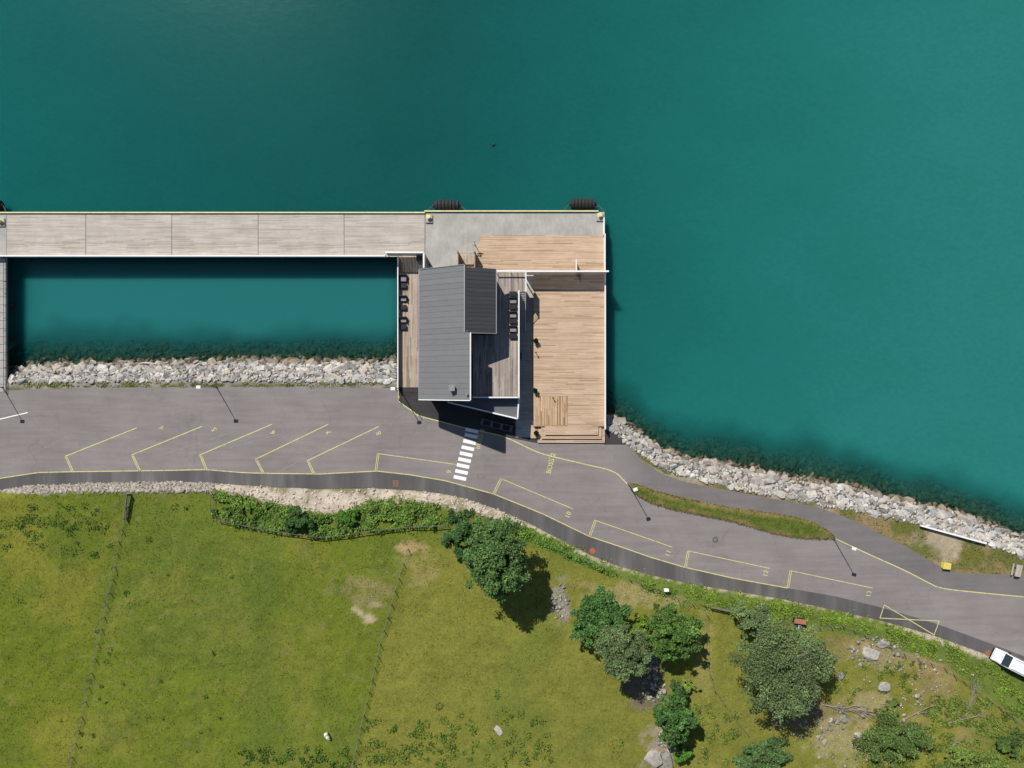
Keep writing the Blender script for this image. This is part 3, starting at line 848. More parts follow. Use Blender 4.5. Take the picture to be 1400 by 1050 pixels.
# raised timber terrace south of the fence, with its step benches
DZ = .8
DX0, DX1 = W(729.5,0,DZ).x, W(826,0,DZ).x
DY1 = FY-.12
dy_top = W(0,583,DZ).y
ix0, ix1, iy0, iy1 = W(735,0,DZ).x, W(776,0,DZ).x, W(0,581,DZ).y, W(0,541.5,DZ).y
deck = empty('sun_deck', (DX0, dy_top, 0), 'large warm brown timber sun deck with wide steps down to the road', 'deck')
m = MB()
planks(m, DX0, DX1, iy1+.02, DY1, DZ, 'x', .16, (2.6, 6.5))
planks(m, ix1+.02, DX1, dy_top, iy1, DZ, 'x', .16, (2.6, 6.0))
planks(m, DX0, ix0-.02, dy_top, iy1, DZ, 'y', .16, (2.6, 6.0))
stuff(m.build('deck_boards', M['deck_wood'], deck))
m = MB(); planks(m, ix0, ix1, iy0, iy1, DZ+.004, 'y', .17, (2.6, 5.0)); stuff(m.build('stage_boards', M['deck_wood_y'], deck))
MB().box(DX0+.03, DX1-.03, dy_top, DY1-.02, .02, DZ-.04).build('deck_frame', M['wall_wood'], deck)
for k, (xa, xb, yb, z) in enumerate(((745,818,594.5,DZ), (740,822.5,600,DZ*.667), (735,827,605.5,DZ*.333))):
    xa, xb = W(xa,0,z).x, W(xb,0,z).x; yb = W(0,yb,z).y
    m = MB(); planks(m, xa, xb, yb, dy_top-.01, z-.004*k, 'x', .17, (2.6, 6)); stuff(m.build('step_boards', M['deck_wood'], deck))
    MB().box(xa+.04, xb-.04, yb+.06, dy_top-.02, -.02, z-.045).build('step', M['wall_wood'], deck)
m = MB(); planks(m, W(726,0).x, W(734.6,0).x, W(0,599).y, W(0,583.5).y, .24, 'y', .16, (2, 3)); stuff(m.build('side_step_boards', M['deck_wood'], deck))
MB().box(W(726.3,0).x, W(734.3,0).x, W(0,598.7).y, W(0,583.8).y, 0, .2).build('side_step', M['wall_wood'], deck)
railing(quay, [(W(825.8,0,1).x, W(0,299.5).y, 0), (W(825.8,0,1).x, W(0,322).y, 0)], 1.05, w=.2)
railing(quay, [(W(827,0,1).x, W(0,321).y, 0), (W(827,0,1).x, FY+.1, 0)], 1.05, w=.2)
railing(deck, [(DX1+.04, FY-.12, DZ), (DX1+.04, W(0,586).y, DZ)], 1.0, w=.2)
# lower grey boardwalk between terminal and sun deck
walk = empty('boardwalk', (W(720,0).x, 5, 0), 'grey boarded walkway between the terminal wall and the sun deck', 'walkway')
m = MB(); planks(m, W(705,0).x, DX0-.02, W(0,598).y, DY1, .05, 'x', .15, (1.2, 2.4)); stuff(m.build('walkway_boards', M['grey_wood_x'], walk))
# west deck
WX0, WX1 = W(545,0).x, W(580,0).x
west = empty('west_deck', (WX0, 5, 0), 'narrow grey-brown timber deck beside the terminal above the rock bank', 'deck')
m = MB(); planks(m, WX0, WX1, W(0,529.5).y, W(0,351).y, .05, 'y', .16, (2.6, 5)); stuff(m.build('deck_boards', M['west_wood_y'], west))
m = MB(); planks(m, WX0, WX1, W(0,541).y, W(0,529.6).y, .045, 'x', .16, (2, 5)); stuff(m.build('dark_boards', M['dark_wood_y'], west))
MB().box(WX0+.05, WX1, W(0,541).y, W(0,351.2).y, -.6, .01).build('deck_frame', M['bark'], west)
for y in (2.5, 8, 14, 19): MB().tube((WX0+.4, y, -9), (WX0+.4, y, -.6), .22, .22, 8).build('pile', M['dark_metal'], west)
railing(west, [(WX0+.05, W(0,533).y, .05), (WX0+.05, W(0,351.5).y, .05)], 1.1, w=.15, infill=True)

# tall port fence (two runs either side of the terminal)
def tall_fence(pts, h, label, name='security_fence'):
    e = empty(name, (pts[0][0], pts[0][1], 0), label, 'fence')
    for a, b in zip(pts[:-1], pts[1:]):
        a = Vector((*a, 0)); b = Vector((*b, 0))
        n = max(1, round((b-a).length/2.3))
        for k in range(n):
            p, q = a.lerp(b, k/n), a.lerp(b, (k+1)/n); d = (q-p).normalized()*.05
            z = Vector((0,0,h/2+.1))
            mp = MB(); ns = max(1, round(((q-d)-(p+d)).length/.125))
            for i_ in range(ns):   # upright slats with narrow gaps between them
                u0, u1 = (p+d).lerp(q-d, (i_+.03)/ns), (p+d).lerp(q-d, (i_+.83)/ns); mp.beam(u0+z, u1+z, .016, h-.3)
            mp.build('panel', M['fence_grey'], e)
            MB().beam(p, p+Vector((0,0,h-.06)), .06, .06).build('post', M['fence_grey'], e)
        MB().beam(a+Vector((0,0,h)), b+Vector((0,0,h)), .24, .12).build('cap_rail', M['white_paint'], e)
    return e
FH = 3.9
fy = W(0,370.8,FH).y
fx_end = W(832.5,0,FH).x
tall_fence([(W(718,0,FH).x, fy), (fx_end, fy)], FH, 'tall white-capped fence across the timber decking beside the sun deck')
sx = W(789.5,0,FH).x
sp = empty('fence_wing', (sx, fy+.1, 0), 'short white stub wing standing off the tall fence on the apron boards', 'fence')
MB().beam((sx, fy+.16, 1.6), (sx, W(0,354,2.4).y, 1.6), .09, 1.6).build('panel', M['white_paint'], sp)
MB().beam((sx, fy+.16, 0), (sx, fy+.16, 2.4), .1, .1).build('post', M['white_paint'], sp)
MB().beam((sx, W(0,354,2.4).y, 0), (sx, W(0,354,2.4).y, 2.4), .1, .1).build('post', M['white_paint'], sp)
FH2 = 3.3
tall_fence([(W(527,0,FH2).x, W(0,345,FH2).y), (W(579.3,0,FH2).x, W(0,345,FH2).y), (W(579.3,0,FH2).x, W(0,366,FH2).y)], FH2, 'tall white-capped fence closing the corner of the west deck')

# ------------------------------------------------------------------ the terminal building
bld = empty('terminal_building', (-8, 8, 0), 'two-storey harbour terminal with grey metal roofs and a white-railed roof terrace', 'building')
TZ = 4.3
ex, ez = -14.2, 5.4
def wz(x): return ez + (x-ex)*.62
RX = -6.97; RX2 = -6.14
EX = -2.4; ez2 = 8.2
ey0, ey1 = 7.58, 17.2
ry0, ry1 = -2.35, 17.5
# walls: gabled main body
body = [(-13.5, .05), (RX2-.25, .05), (RX2-.25, wz(RX2-.25)-.22), (-13.5, wz(-13.5)-.22)]
def gable(y0, y1, prof, name, mat):
    n = len(prof)
    vs = [(x, y0, z) for x, z in prof] + [(x, y1, z) for x, z in prof]
    fs = [tuple(range(n)), tuple(range(n, 2*n))[::-1]] + [(k+n, (k+1) % n + n, (k+1) % n, k) for k in range(n)]
    m = MB().add(vs, fs); return m.build(name, M[mat], bld)
gable(ry0+.5, ey0+.3, body, 'main_wall', 'cladding')
body2 = [(-13.5, .05), (RX-.1, .05), (RX-.1, wz(RX-.1)-.24), (-13.5, wz(-13.5)-.22)]
gable(ey0+.3, ry1-.4, body2, 'main_wall', 'cladding')
MB().box(RX-.1, RX2-.3, ey0+.36, ey1-.36, .05, TZ+.1).build('core_wall', M['cladding'], bld)
def ezf(x): return wz(RX) - (x-RX)*(wz(RX)-ez2)/(EX-RX)
gable(ey0+.35, ey1-.35, [(RX+.05, TZ+.1), (EX-.45, TZ+.1), (EX-.45, ezf(EX-.45)-.2), (RX+.05, ezf(RX+.05)-.25)], 'upper_wall', 'cladding')
TX = 1.05; TY0, TY1 = -2.05, 17.35
MB().box(RX2-.2, TX-.1, TY0+.1, TY1-.1, .06, TZ-.12).build('lower_wall', M['cladding'], bld)
# roof planes as overlapping metal panels with raised seams
def roof_plane(xa, za, xb, zb, y0, y1, pitch, mat, name):
    n = round((y1-y0)/pitch); p = (y1-y0)/n
    d = Vector((xb-xa, 0, zb-za)); nrm = Vector((-(zb-za), 0, xb-xa)).normalized()
    if nrm.z < 0: nrm = -nrm
    for k in range(n):
        a, b = y0+k*p, y0+(k+1)*p
        A = Vector((xa,0,za)); B = Vector((xb,0,zb)); m = MB()
        def q(P, y, o): return (P.x+nrm.x*o, y, P.z+nrm.z*o)
        t = .14
        m.add([q(A,a,-t),q(B,a,-t),q(B,b,-t),q(A,b,-t),q(A,a,0),q(B,a,0),q(B,b,-.006),q(A,b,-.006)], [(0,3,2,1),(4,5,6,7),(0,1,5,4),(1,2,6,5),(2,3,7,6),(3,0,4,7)])
        m.add([q(A,a,-.01),q(B,a,-.01),q(B,a+.04,-.01),q(A,a+.04,-.01),q(A,a,.022),q(B,a,.022),q(B,a+.04,.022),q(A,a+.04,.022)], [(4,5,6,7),(0,1,5,4),(1,2,6,5),(2,3,7,6),(3,0,4,7)])
        m.build(name, M[mat], bld)
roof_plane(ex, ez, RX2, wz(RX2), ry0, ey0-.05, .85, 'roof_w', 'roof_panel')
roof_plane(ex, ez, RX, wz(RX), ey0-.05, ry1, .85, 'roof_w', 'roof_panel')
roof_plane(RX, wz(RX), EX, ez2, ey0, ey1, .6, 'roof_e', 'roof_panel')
# trims
def trim(pts, w=.14, h=.22, name='fascia', mat='white_paint'):
    m = MB()
    for a, b in zip(pts[:-1], pts[1:]): m.beam(a, b, w, h)
    return m.build(name, M[mat], bld)
trim([(ex-.06, ry0-.06, ez-.02), (RX2+.05, ry0-.06, wz(RX2)-.0)], .12, .24)
trim([(ex-.07, ry0, ez-.06), (ex-.07, ry1, ez-.06)], .13, .14, 'gutter', 'flue')
trim([(RX2+.07, ry0, wz(RX2)-.02), (RX2+.07, ey0-.05, wz(RX2)-.02)], .16, .26)
trim([(RX, ey0-.06, wz(RX)+.06), (RX, ry1, wz(RX)+.06)], .16, .1, 'ridge_cap', 'flue')
trim([(ex, ry1+.06, ez), (RX, ry1+.06, wz(RX))], .10, .2, 'fascia', 'flue')
trim([(RX+.1, ey0-.05, ezf(RX+.1)), (EX+.06, ey0-.05, ez2)], .10, .2, 'fascia', 'flue')
trim([(EX+.06, ey0, ez2-.05), (EX+.06, ey1, ez2-.05)], .12, .14, 'gutter', 'flue')
# flue box and vent
cx, cy = -8.35, -.7
c0 = W(617.5, 530.5, wz(-8.4)+.9)
m = MB().box(c0.x-.36, c0.x+.36, c0.y-.36, c0.y+.36, wz(c0.x)-.4, wz(c0.x)+1.0); ch = m.build('chimney', M['flue'], bld)
MB().box(c0.x-.44, c0.x+.44, c0.y-.44, c0.y+.44, wz(c0.x)+1.0, wz(c0.x)+1.07).build('cap', M['flue'], ch)
c1 = W(638.3, 539, wz(-6.6)+.4)
MB().tube((c1.x, c1.y, wz(c1.x)-.2), (c1.x, c1.y, wz(c1.x)+.55), .16, .16, 10).build('vent_pipe', M['flue'], bld)
# roof terrace
m = MB(); planks(m, RX2+.1, TX-.1, TY0+.1, ey0-.02, TZ, 'y', .16, (2.5, 5)); planks(m, EX-.4, TX-.1, ey0, TY1-.1, TZ, 'y', .16, (2.5, 5))
stuff(m.build('terrace_boards', M['grey_wood_y'], bld))
SX = W(719,0,5.3).x
m = MB(); planks(m, TX-.08, SX-.05, W(0,399,TZ).y, TY1-.1, TZ, 'y', .16, (2, 4)); stuff(m.build('landing_boards', M['grey_wood_y'], bld))
MB().box(TX-.12, SX-.1, W(0,399,TZ).y, TY1-.15, TZ-.3, TZ-.05).build('landing_frame', M['dark_metal'], bld)
for yy in (W(0,401,TZ).y, TY1-.4): MB().beam((SX-.25, yy, 0), (SX-.25, yy, TZ-.3), .14, .14).build('landing_post', M['dark_metal'], bld)
# parapets: solid white capped
def parapet(a, b, h, w=.2, mat='white_paint', z=TZ, name='parapet'):
    a = Vector((*a, z)); b = Vector((*b, z)); m = MB()
    m.beam(a+Vector((0,0,h/2-.2)), b+Vector((0,0,h/2-.2)), w*.6, h+.35)
    o = m.build(name, M['cladding'], bld)
    d = (b-a).normalized()*w*.5
    MB().beam(a-d+Vector((0,0,h+.02)), b+d+Vector((0,0,h+.02)), w, .07).build('coping', M[mat], o)
    return o
PH = 1.05
sy = W(0,399,TZ).y
parapet((TX, TY0), (TX, sy), PH)
parapet((RX2+.2, TY0), (TX-.12, TY0), PH)
parapet((SX, TY1), (SX, sy), PH, .16)
# open rail along the fjord side of the terrace
railing(bld, [(EX-.1, TY1, TZ), (SX-.1, TY1, TZ)], PH, w=.2, infill=False)
# stair down from the terrace
st_n = 22; sy1 = W(0,453,.3).y
for k in range(st_n):
    t = (k+.5)/st_n; y = sy + (sy1-sy)*(k+.5)/st_n; z = TZ - (TZ-.1)*(k+1)/(st_n+.5)
    MB().box(TX+.14, SX-.1, y-.12, y+.12, z-.04, z).build('stair_tread', M['pier_wood'], bld)
for x in (TX+.11, SX-.06): MB().beam((x, sy, TZ-.2), (x, sy1, -.05+.1), .06, .28).build('stringer', M['dark_metal'], bld)
m = MB(); m.beam((SX-.02, sy, TZ+.95), (SX-.02, sy1, 1.05), .09, .06)
for k in range(0, 12): 
    t = k/11; y = sy+(sy1-sy)*t; z = TZ-TZ*t; m.beam((SX-.02, y, max(.1, z)), (SX-.02, y, z+.95), .05, .05)
m.build('handrail', M['white_paint'], bld)
# triangular entrance canopy with white upstand
CZ = 3.75
tri = [tuple(W(612.5,546.5,CZ+.5))[:2], tuple(W(612.5,550,CZ+.5))[:2], tuple(W(707.5,572.5,CZ+.5))[:2], (TX+.02, TY0-.1)]
MB().prism(tri, CZ-.35, CZ).build('canopy', M['roof_flat'], bld)
def up(a, b): 
    return MB().beam(Vector((*a, CZ+.12)), Vector((*b, CZ+.12)), .2, .72).build('canopy_upstand', M['white_paint'], bld)
up(tri[0], tri[1]); up(tri[1], tri[2]); up((tri[2][0], tri[2][1]-.03), (tri[3][0], tri[3][1]+.12))
MB().beam((tri[2][0]+.2, tri[2][1]+.05, CZ-.2), (TX+.22, TY0, CZ-.2), .16, .5).build('canopy_edge', M['fence_grey'], bld)
for p in ((tri[2][0]-.5, tri[2][1]+.6), (tri[1][0]*.5+tri[2][0]*.5, tri[1][1]*.5+tri[2][1]*.5+.4)):
    MB().beam((p[0], p[1], 0), (p[0], p[1], CZ-.35), .16, .16).build('canopy_post', M['dark_metal'], bld)
# windows and doors (mostly seen from the side)
def window(axis, pos, u0, u1, z0, z1, out):
    d = .05*out
    if axis == 'x':
        fr = MB().box(min(pos,pos+d), max(pos,pos+d), u0-.08, u1+.08, z0-.08, z1+.08).build('window', M['white_paint'], bld)
        MB().box(min(pos+d,pos+d*1.4), max(pos+d,pos+d*1.4), u0, u1, z0, z1).build('pane', M['glass'], fr)
    else:
        fr = MB().box(u0-.08, u1+.08, min(pos,pos+d), max(pos,pos+d), z0-.08, z1+.08).build('window', M['white_paint'], bld)
        MB().box(u0, u1, min(pos+d,pos+d*1.4), max(pos+d,pos+d*1.4), z0, z1).build('pane', M['glass'], fr)
for y in (1, 4.5, 8, 11.5, 14.5): window('x', -13.5, y, y+1.6, 1, 3.2, -1)
for y in (1.2, 4.2, 8.2, 11.6): window('x', TX-.1, y, y+1.8, .9, 3.1, 1)
for x in (-12.6, -10.3, -8.2): window('y', ry0+.5, x, x+1.4, 1, 3.2, -1)
for x in (-10, -8): window('y', ry0+.5, x, x+1.2, 5.2, 6.6 if x < -9 else 7.6, -1)
for y in (8.8, 12.2): window('x', EX-.45, y, y+2.2, TZ+.2, TZ+2.5, 1)
for y in (.2, 3.2): window('x', RX2-.25, y, y+2.0, TZ+.2, TZ+2.3, 1)
for x in (-5.3,): window('y', ey0+.35, x, x+2.0, TZ+.1, TZ+2.3, -1)
for x in (-11.5, -8.5): window('y', ry1-.4, x, x+1.8, 1, 3.2, 1)
# timber bench against the terrace wall
bx = W(646.8,0,TZ+.4).x
b = empty('terrace_bench', (bx, W(0,470,TZ).y, TZ), 'narrow yellow-brown timber bench against the upper terrace wall', 'bench')
y0, y1 = W(0,484,TZ+.4).y, W(0,458,TZ+.4).y
for k in range(3): MB().box(bx-.27+k*.19, bx-.10+k*.19, y0, y1, TZ+.40, TZ+.45).build('slat', M['wall_wood'], b)
for y in (y0+.3, .5*(y0+y1), y1-.3): MB().box(bx-.25, bx+.25, y-.04, y+.04, TZ, TZ+.40).build('leg', M['dark_metal'], b)

# timber porch on the fjord side
p0 = W(637, 354, 0)
porch = empty('timber_porch', (p0.x, p0.y, 0), 'small timber porch with brown side walls on the fjord side of the terminal', 'porch')
xa, xb = W(626,0,2.2).x, W(649,0,2.2).x; yt = W(0,346,2.2).y; yb = ry1-.3
m = MB(); planks(m, xa+.1, xb-.1, yb, yt, .09, 'y', .16, (1.5, 2.5)); stuff(m.build('floor_boards', M['west_wood_y'], porch))
for x in (xa, xb): MB().box(x-.06, x+.06, yb, yt, .03, 2.2).build('side_wall', M['wall_wood'], porch)
for x in (xa, xb): MB().box(x-.13, x+.13, yt, yt+.26, .0, 2.35).build('corner_post', M['rust'], porch)
MB().box(xa+.13, xb-.13, yt+.02, yt+.22, 2.05, 2.3).build('lintel', M['deck_wood'], porch)

# ------------------------------------------------------------------ furniture on the decks
def armchair(px, py, z, label, rz=0.0, w=1.25, d=.95):
    c = W(px, py, z+.4)
    e = empty('lounge_chair', (c.x, c.y, z), label, 'chair', rz=rz)
    def B(name, mat, *a): MB().box(*a).build(name, M[mat], e, loc=(0,0,0), bevel=.03)
    B('seat_base', 'rattan', -w/2, w/2, -d/2, d/2, .1, .3)
    B('cushion', 'cushion', -w/2+.14, w/2-.1, -d/2+.2, d/2-.02, .3, .42)
    B('backrest', 'rattan', -w/2, w/2, -d/2-.02, -d/2+.16, .302, .82)
    B('armrest', 'rattan', -w/2-.01, -w/2+.13, -d/2+.17, d/2, .302, .58)
    B('armrest', 'rattan', w/2-.09, w/2+.01, -d/2+.17, d/2, .302, .58)
    for x in (-w/2+.08, w/2-.08):
        for y in (-d/2+.08, d/2-.08): MB().box(x-.04, x+.04, y-.04, y+.04, 0, .1).build('leg', M['black'], e, loc=(0,0,0))
    return e
def shade_table(px, py, z, label, w=1.15, d=.7):
    c = W(px, py, z+.4)
    e = empty('shade_table', (c.x, c.y, z), label, 'table')
    MB().box(-w/2, w/2, -d/2, d/2, .40, .45).build('table_top', M['black'], e, loc=(0,0,0), bevel=.02)
    for x in (-w/2+.06, w/2-.06):
        for y in (-d/2+.06, d/2-.06): MB().box(x-.04, x+.04, y-.04, y+.04, 0, .40).build('leg', M['black'], e, loc=(0,0,0))
    MB().box(-w/2+.1, w/2-.1, -d/2+.1, d/2-.1, .12, .15).build('shelf', M['rattan'], e, loc=(0,0,0))
for y, l in ((401.5,'black low table at the head of the terrace chairs, by the stair top'), (419.5,'black low table standing in for shade between the first and second terrace chair from the stair top'), (439,'black low table standing in for shade between the second and third terrace chair from the stair top'), (459.5,'black low table standing in for shade past the last of the terrace chairs')):
    shade_table(701.5, y, TZ, l)  # tables after the first stand in for black shade beside the chairs
for y, l in ((410.5,'first grey-cushioned wicker chair on the roof terrace from the stair top'), (430,'second grey-cushioned wicker chair on the roof terrace from the stair top'), (449.5,'third grey-cushioned wicker chair on the roof terrace from the stair top')):
    armchair(701.5, y, TZ, l, math.pi)
for y, l in ((380,'dark wicker lounge chair on the west deck nearest the tall fence'), (408,'dark wicker lounge chair midway along the west deck'), (437,'dark wicker lounge chair on the west deck nearest the road')):
    armchair(551.2, y, .05, l, math.pi, 1.2, 1.15 if y < 390 else .9)
for y, l in ((390.5,'black low table beside the wicker chair by the tall fence on the west deck'), (420,'black low table midway along the west deck'), (447,'black low table on the west deck nearest the road')):
    shade_table(551, y, .05, l, 1.1, .75)
c = W(575, 352, 0); e = empty('storage_box', (c.x, c.y, .05), 'dark storage box in the shaded fence corner of the west deck', 'box')
MB().box(-.55,.55,-.45,.45,0,.75).build('body', M['dark_metal'], e, loc=(0,0,0), bevel=.02); MB().box(-.58,.58,-.48,.48,.752,.82).build('lid', M['black'], e, loc=(0,0,0))
# posts, pots and lamps along the sun deck
def pot_plant(px, py, z, label, r=.34):
    c = W(px, py, z+.3); e = empty('potted_plant', (c.x, c.y, z), label, 'plant')
    m = MB(); m.tube((0,0,0),(0,0,.48), r*.75, r, 12); m.build('pot', M['black'], e, loc=(0,0,0))
    n = 140; d = rng.normal(size=(n,3)); d /= np.linalg.norm(d, axis=1)[:,None]; pc = d*rng.uniform(.5,1,(n,1))*np.array([.42,.42,.38])+np.array([0,0,.78])
    v, f, _ = cards(pc, rng.uniform(.08,.15,n)); me = np_mesh('foliage', v, f, np.repeat(np.array([.022,.035,.012])[None]*rng.uniform(.6,1.5,(n,1)), 4, 0))
    link('foliage', me, M['leaf'], e, (0,0,0))
def cards(pc, size, up=0.35, aspect=.62):
    """one small four-sided leaf spray per point"""
    n = len(pc); size = np.broadcast_to(size, (n,))
    nr = rng.normal(size=(n,3)); nr[:,2] = np.abs(nr[:,2])+up; nr /= np.linalg.norm(nr, axis=1)[:,None]
    t = rng.normal(size=(n,3)); u = np.cross(nr, t); u /= np.linalg.norm(u, axis=1)[:,None]; w = np.cross(nr, u)
    u = u*size[:,None]; w = w*(size*aspect)[:,None]
    bend = nr*(size*.25)[:,None]
    v = np.stack([pc-u-bend, pc+w, pc+u-bend, pc-w], 1).reshape(-1,3)
    f = np.arange(4*n).reshape(n,4)
    return v, f, n
pot_plant(732.5, 466, DZ, 'dark potted shrub on the sun deck edge across from the foot of the terrace stair')
pot_plant(731.5, 534, DZ, 'dark potted shrub on the sun deck edge beside the corner of the upright-board square')
pot_plant(733, 592, .24, 'dark potted shrub standing on the small side step of the sun deck')
def bollard_lamp(px, py, z, label, h=1.0):
    c = W(px, py, z); e = empty('post_light', (c.x, c.y, z), label, 'lamp')
    MB().tube((0,0,0),(0,0,h-.14), .05, .05, 8).build('post', M['dark_metal'], e, loc=(0,0,0))
    MB().tube((0,0,h-.14),(0,0,h), .13, .11, 10).build('head', M['black'], e, loc=(0,0,0))
    MB().box(-.1,.1,-.1,.1,-.002,.02).build('foot', M['dark_metal'], e, loc=(0,0,0))
bollard_lamp(732.5, 482, DZ, 'slim dark post light on the sun deck edge next to a potted shrub')
bollard_lamp(756, 544, DZ, 'slim dark post light standing in the upright-board square of the sun deck', .8)
bollard_lamp(588.5, 363, 0, 'slim dark post light on the concrete beside the terminal corner', 1.2)
c = W(712, 487, .5); e = empty('wall_cabinet', (c.x-.1, c.y, .06), 'black cabinet against the terminal wall on the grey walkway', 'cabinet')
MB().box(-.2,.2,-.48,.48,0,1.1).build('body', M['black'], e, loc=(0,0,0), bevel=.02); MB().box(-.24,.24,-.52,.52,1.102,1.15).build('lid', M['dark_metal'], e, loc=(0,0,0))
c = W(650, 336, 0); e = empty('signpost', (c.x, c.y, .03), 'dark post with two short cross-arms on the concrete by the timber porch', 'signpost')
MB().tube((0,0,0),(0,0,2.0), .06, .05, 8).build('post', M['bark'], e, loc=(0,0,0))
MB().beam((-.55,.3,1.9),(.35,.3,1.9), .08,.18).build('arm', M['wall_wood'], e, loc=(0,0,0)); MB().beam((-.55,-.3,1.6),(.30,-.3,1.6), .08,.18).build('arm', M['wall_wood'], e, loc=(0,0,0))
MB().beam((0,-.4,1.75),(0,.4,1.75), .08,.08).build('crosspiece', M['bark'], e, loc=(0,0,0))
c = W(679, 581.5, .5); e = empty('planter_box', (c.x, c.y, .012), 'long grey planter box with three dark openings by the terminal entrance', 'planter', rz=R(-14))
w2, d2 = 2.6, .52
MB().box(-w2,w2,-d2,d2,0,.12).build('base', M['planter'], e, loc=(0,0,0))
for a in (-w2, -w2/3-.25, w2/3-.25): pass
xs = [-w2, -w2+.45, -w2+1.55, -w2+2.0, -w2+3.15, -w2+3.6, -w2+4.75, w2]
for a, b in zip(xs[0::2], xs[1::2]): MB().box(a,b,-d2,d2,.12,.55).build('divider', M['planter'], e, loc=(0,0,0))
for a, b in zip(xs[1:-1:2], xs[2::2]):
    MB().box(a,b,-d2,-d2+.12,.12,.55).build('side', M['planter'], e, loc=(0,0,0)); MB().box(a,b,d2-.12,d2,.12,.55).build('side', M['planter'], e, loc=(0,0,0)); MB().box(a+.02,b-.02,-d2+.13,d2-.13,.12,.40).build('soil', M['black'], e, loc=(0,0,0))
# bollards and fenders on the quay edge
def bollard(px, py, label):
    c = W(px, py, .3); e = empty('mooring_bollard', (c.x, c.y, 0), label, 'bollard')
    MB().box(-.55,.55,-.75,.55,0.0,.26).build('plinth', M['concrete'], e, loc=(0,0,0), bevel=.03)
    m = MB(); m.tube((-.05,.1,.26),(-.05,.1,.62), .26, .22, 14); m.tube((-.05,.1,.62),(-.05,.1,.78), .22, .36, 14); m.tube((-.05,.1,.78),(-.05,.1,.84), .36, .30, 14)
    m.build('bollard_head', M['kerb_yellow'], e, loc=(0,0,0))
    MB().box(-.4,.32,-.18,.38,.261,.30).build('flange', M['yellow_paint'], e, loc=(0,0,0))
bollard(586.5, 298, 'yellow mooring bollard where the timber pier meets the concrete quay'); bollard(820.5, 295.5, 'yellow mooring bollard at the outer corner of the quay')
bollard(1, 303, 'yellow mooring bollard on the concrete head of the pier by the gangway')
def fender(px, py, label, zc=-1.1):
    c = W(px, py, zc); e = empty('tyre_fender', (c.x, c.y, zc), label, 'fender')
    n = 7; ln = 3.9
    for k in range(n):
        x = -ln/2+(k+.5)*ln/n; w = ln/n*.5; r = .92 if 0 < k < n-1 else .80
        m = MB()
        for a, b, ra, rb in ((-w,-w*.7,r*.8,r), (-w*.7,w*.7,r,r), (w*.7,w,r,r*.8)): m.tube((x+a,0,0),(x+b,0,0), ra, rb, 20)
        m.build('tyre', M['rubber'], e, loc=(0,0,0), smooth=False)
    MB().tube((-ln/2-.3,0,0),(ln/2+.3,0,0), .3, .3, 10).build('core', M['rubber'], e, loc=(0,0,0))
    qy = QY1+.1-c.y
    for s in (-1, 1): MB().tube((s*(ln/2+.25),0,.05),(s*(ln/2+1.35),qy,-zc-.1), .05, .05, 6).build('chain', M['chain'], e, loc=(0,0,0))
fender(611, 281, 'black tyre-clad fender hanging off the quay beside the pier joint'); fender(797, 279, 'black tyre-clad fender hanging off the quay near its outer corner'); fender(-14, 281, 'black tyre-clad fender hanging off the pier head by the gangway')

# ------------------------------------------------------------------ street lamps
def lamp(px, py, label, h=6.55, ang=0.0):
    c = W(px, py, 0); zg = max(0.0, float(height(c.x, c.y)))
    e = empty('street_lamp', (c.x, c.y, 0 if zg == 0 else zg), label, 'street lamp', rz=R(ang))
    e.location.z = min(0, float(height(c.x, c.y))) if zg == 0 else zg
    def T(name, mat, *a, **k): MB().tube(*a, **k).build(name, M[mat], e, loc=(0,0,0))
    T('base', 'dark_metal', (0,0,-.05), (0,0,.45), .12, .11, n=10)
    T('pole', 'lamp_metal', (0,0,.45), (0,0,h), .075, .05, n=10)
    hd = MB().box(-.34,.34,-.24,.24,h,h+.14).build('head', M['lamp_head'], e, loc=(0,0,0), bevel=.03)
    o = MB().box(-.28,.28,-.18,.18,h-.03,h-.002).build('lens', M['lamp_glass'], hd); o.matrix_parent_inverse = Matrix.Identity(4)
lamp(4, 529.5, 'grey street lamp at the shore end of the concrete gangway')
lamp(296, 529, 'grey street lamp on the rock bank across from bay 5')
lamp(546.5, 531, 'grey street lamp at the road corner of the west deck')
lamp(858.5, 660.5, 'grey street lamp at the narrow tip of the grass island nearest the sun deck', 6.9, 20)
lamp(1139.5, 736.5, 'grey street lamp at the far tip of the grass island by the footpath junction', 6.9, -20)
def small_post(px, py, label, h=.95):
    c = W(px, py, 0); e = empty('barrier_post', (c.x, c.y, 0), label, 'post')
    MB().tube((0,0,0),(0,0,h), .06, .06, 8).build('post', M['dark_metal'], e, loc=(0,0,0)); MB().tube((0,0,h),(0,0,h+.05), .09, .05, 8).build('cap', M['yellow_paint'], e, loc=(0,0,0)); MB().tube((0,0,0),(0,0,.03), .16, .16, 10).build('foot', M['dark_metal'], e, loc=(0,0,0))
small_post(546, 547, 'dark barrier post on the yellow line by the west deck corner'); small_post(572.5, 566, 'yellow-capped barrier post on the yellow line in front of the terminal', 1.15)

# ------------------------------------------------------------------ white van
vc = W(1380.5, 905, 1.2)
van = empty('white_van', (vc.x+.55, vc.y-.25, 0.006), 'white van parked on the road shoulder, its bonnet towards the crossed box', 'van', rz=R(153.5))
van.scale = (1.1, 1.13, 1.05)
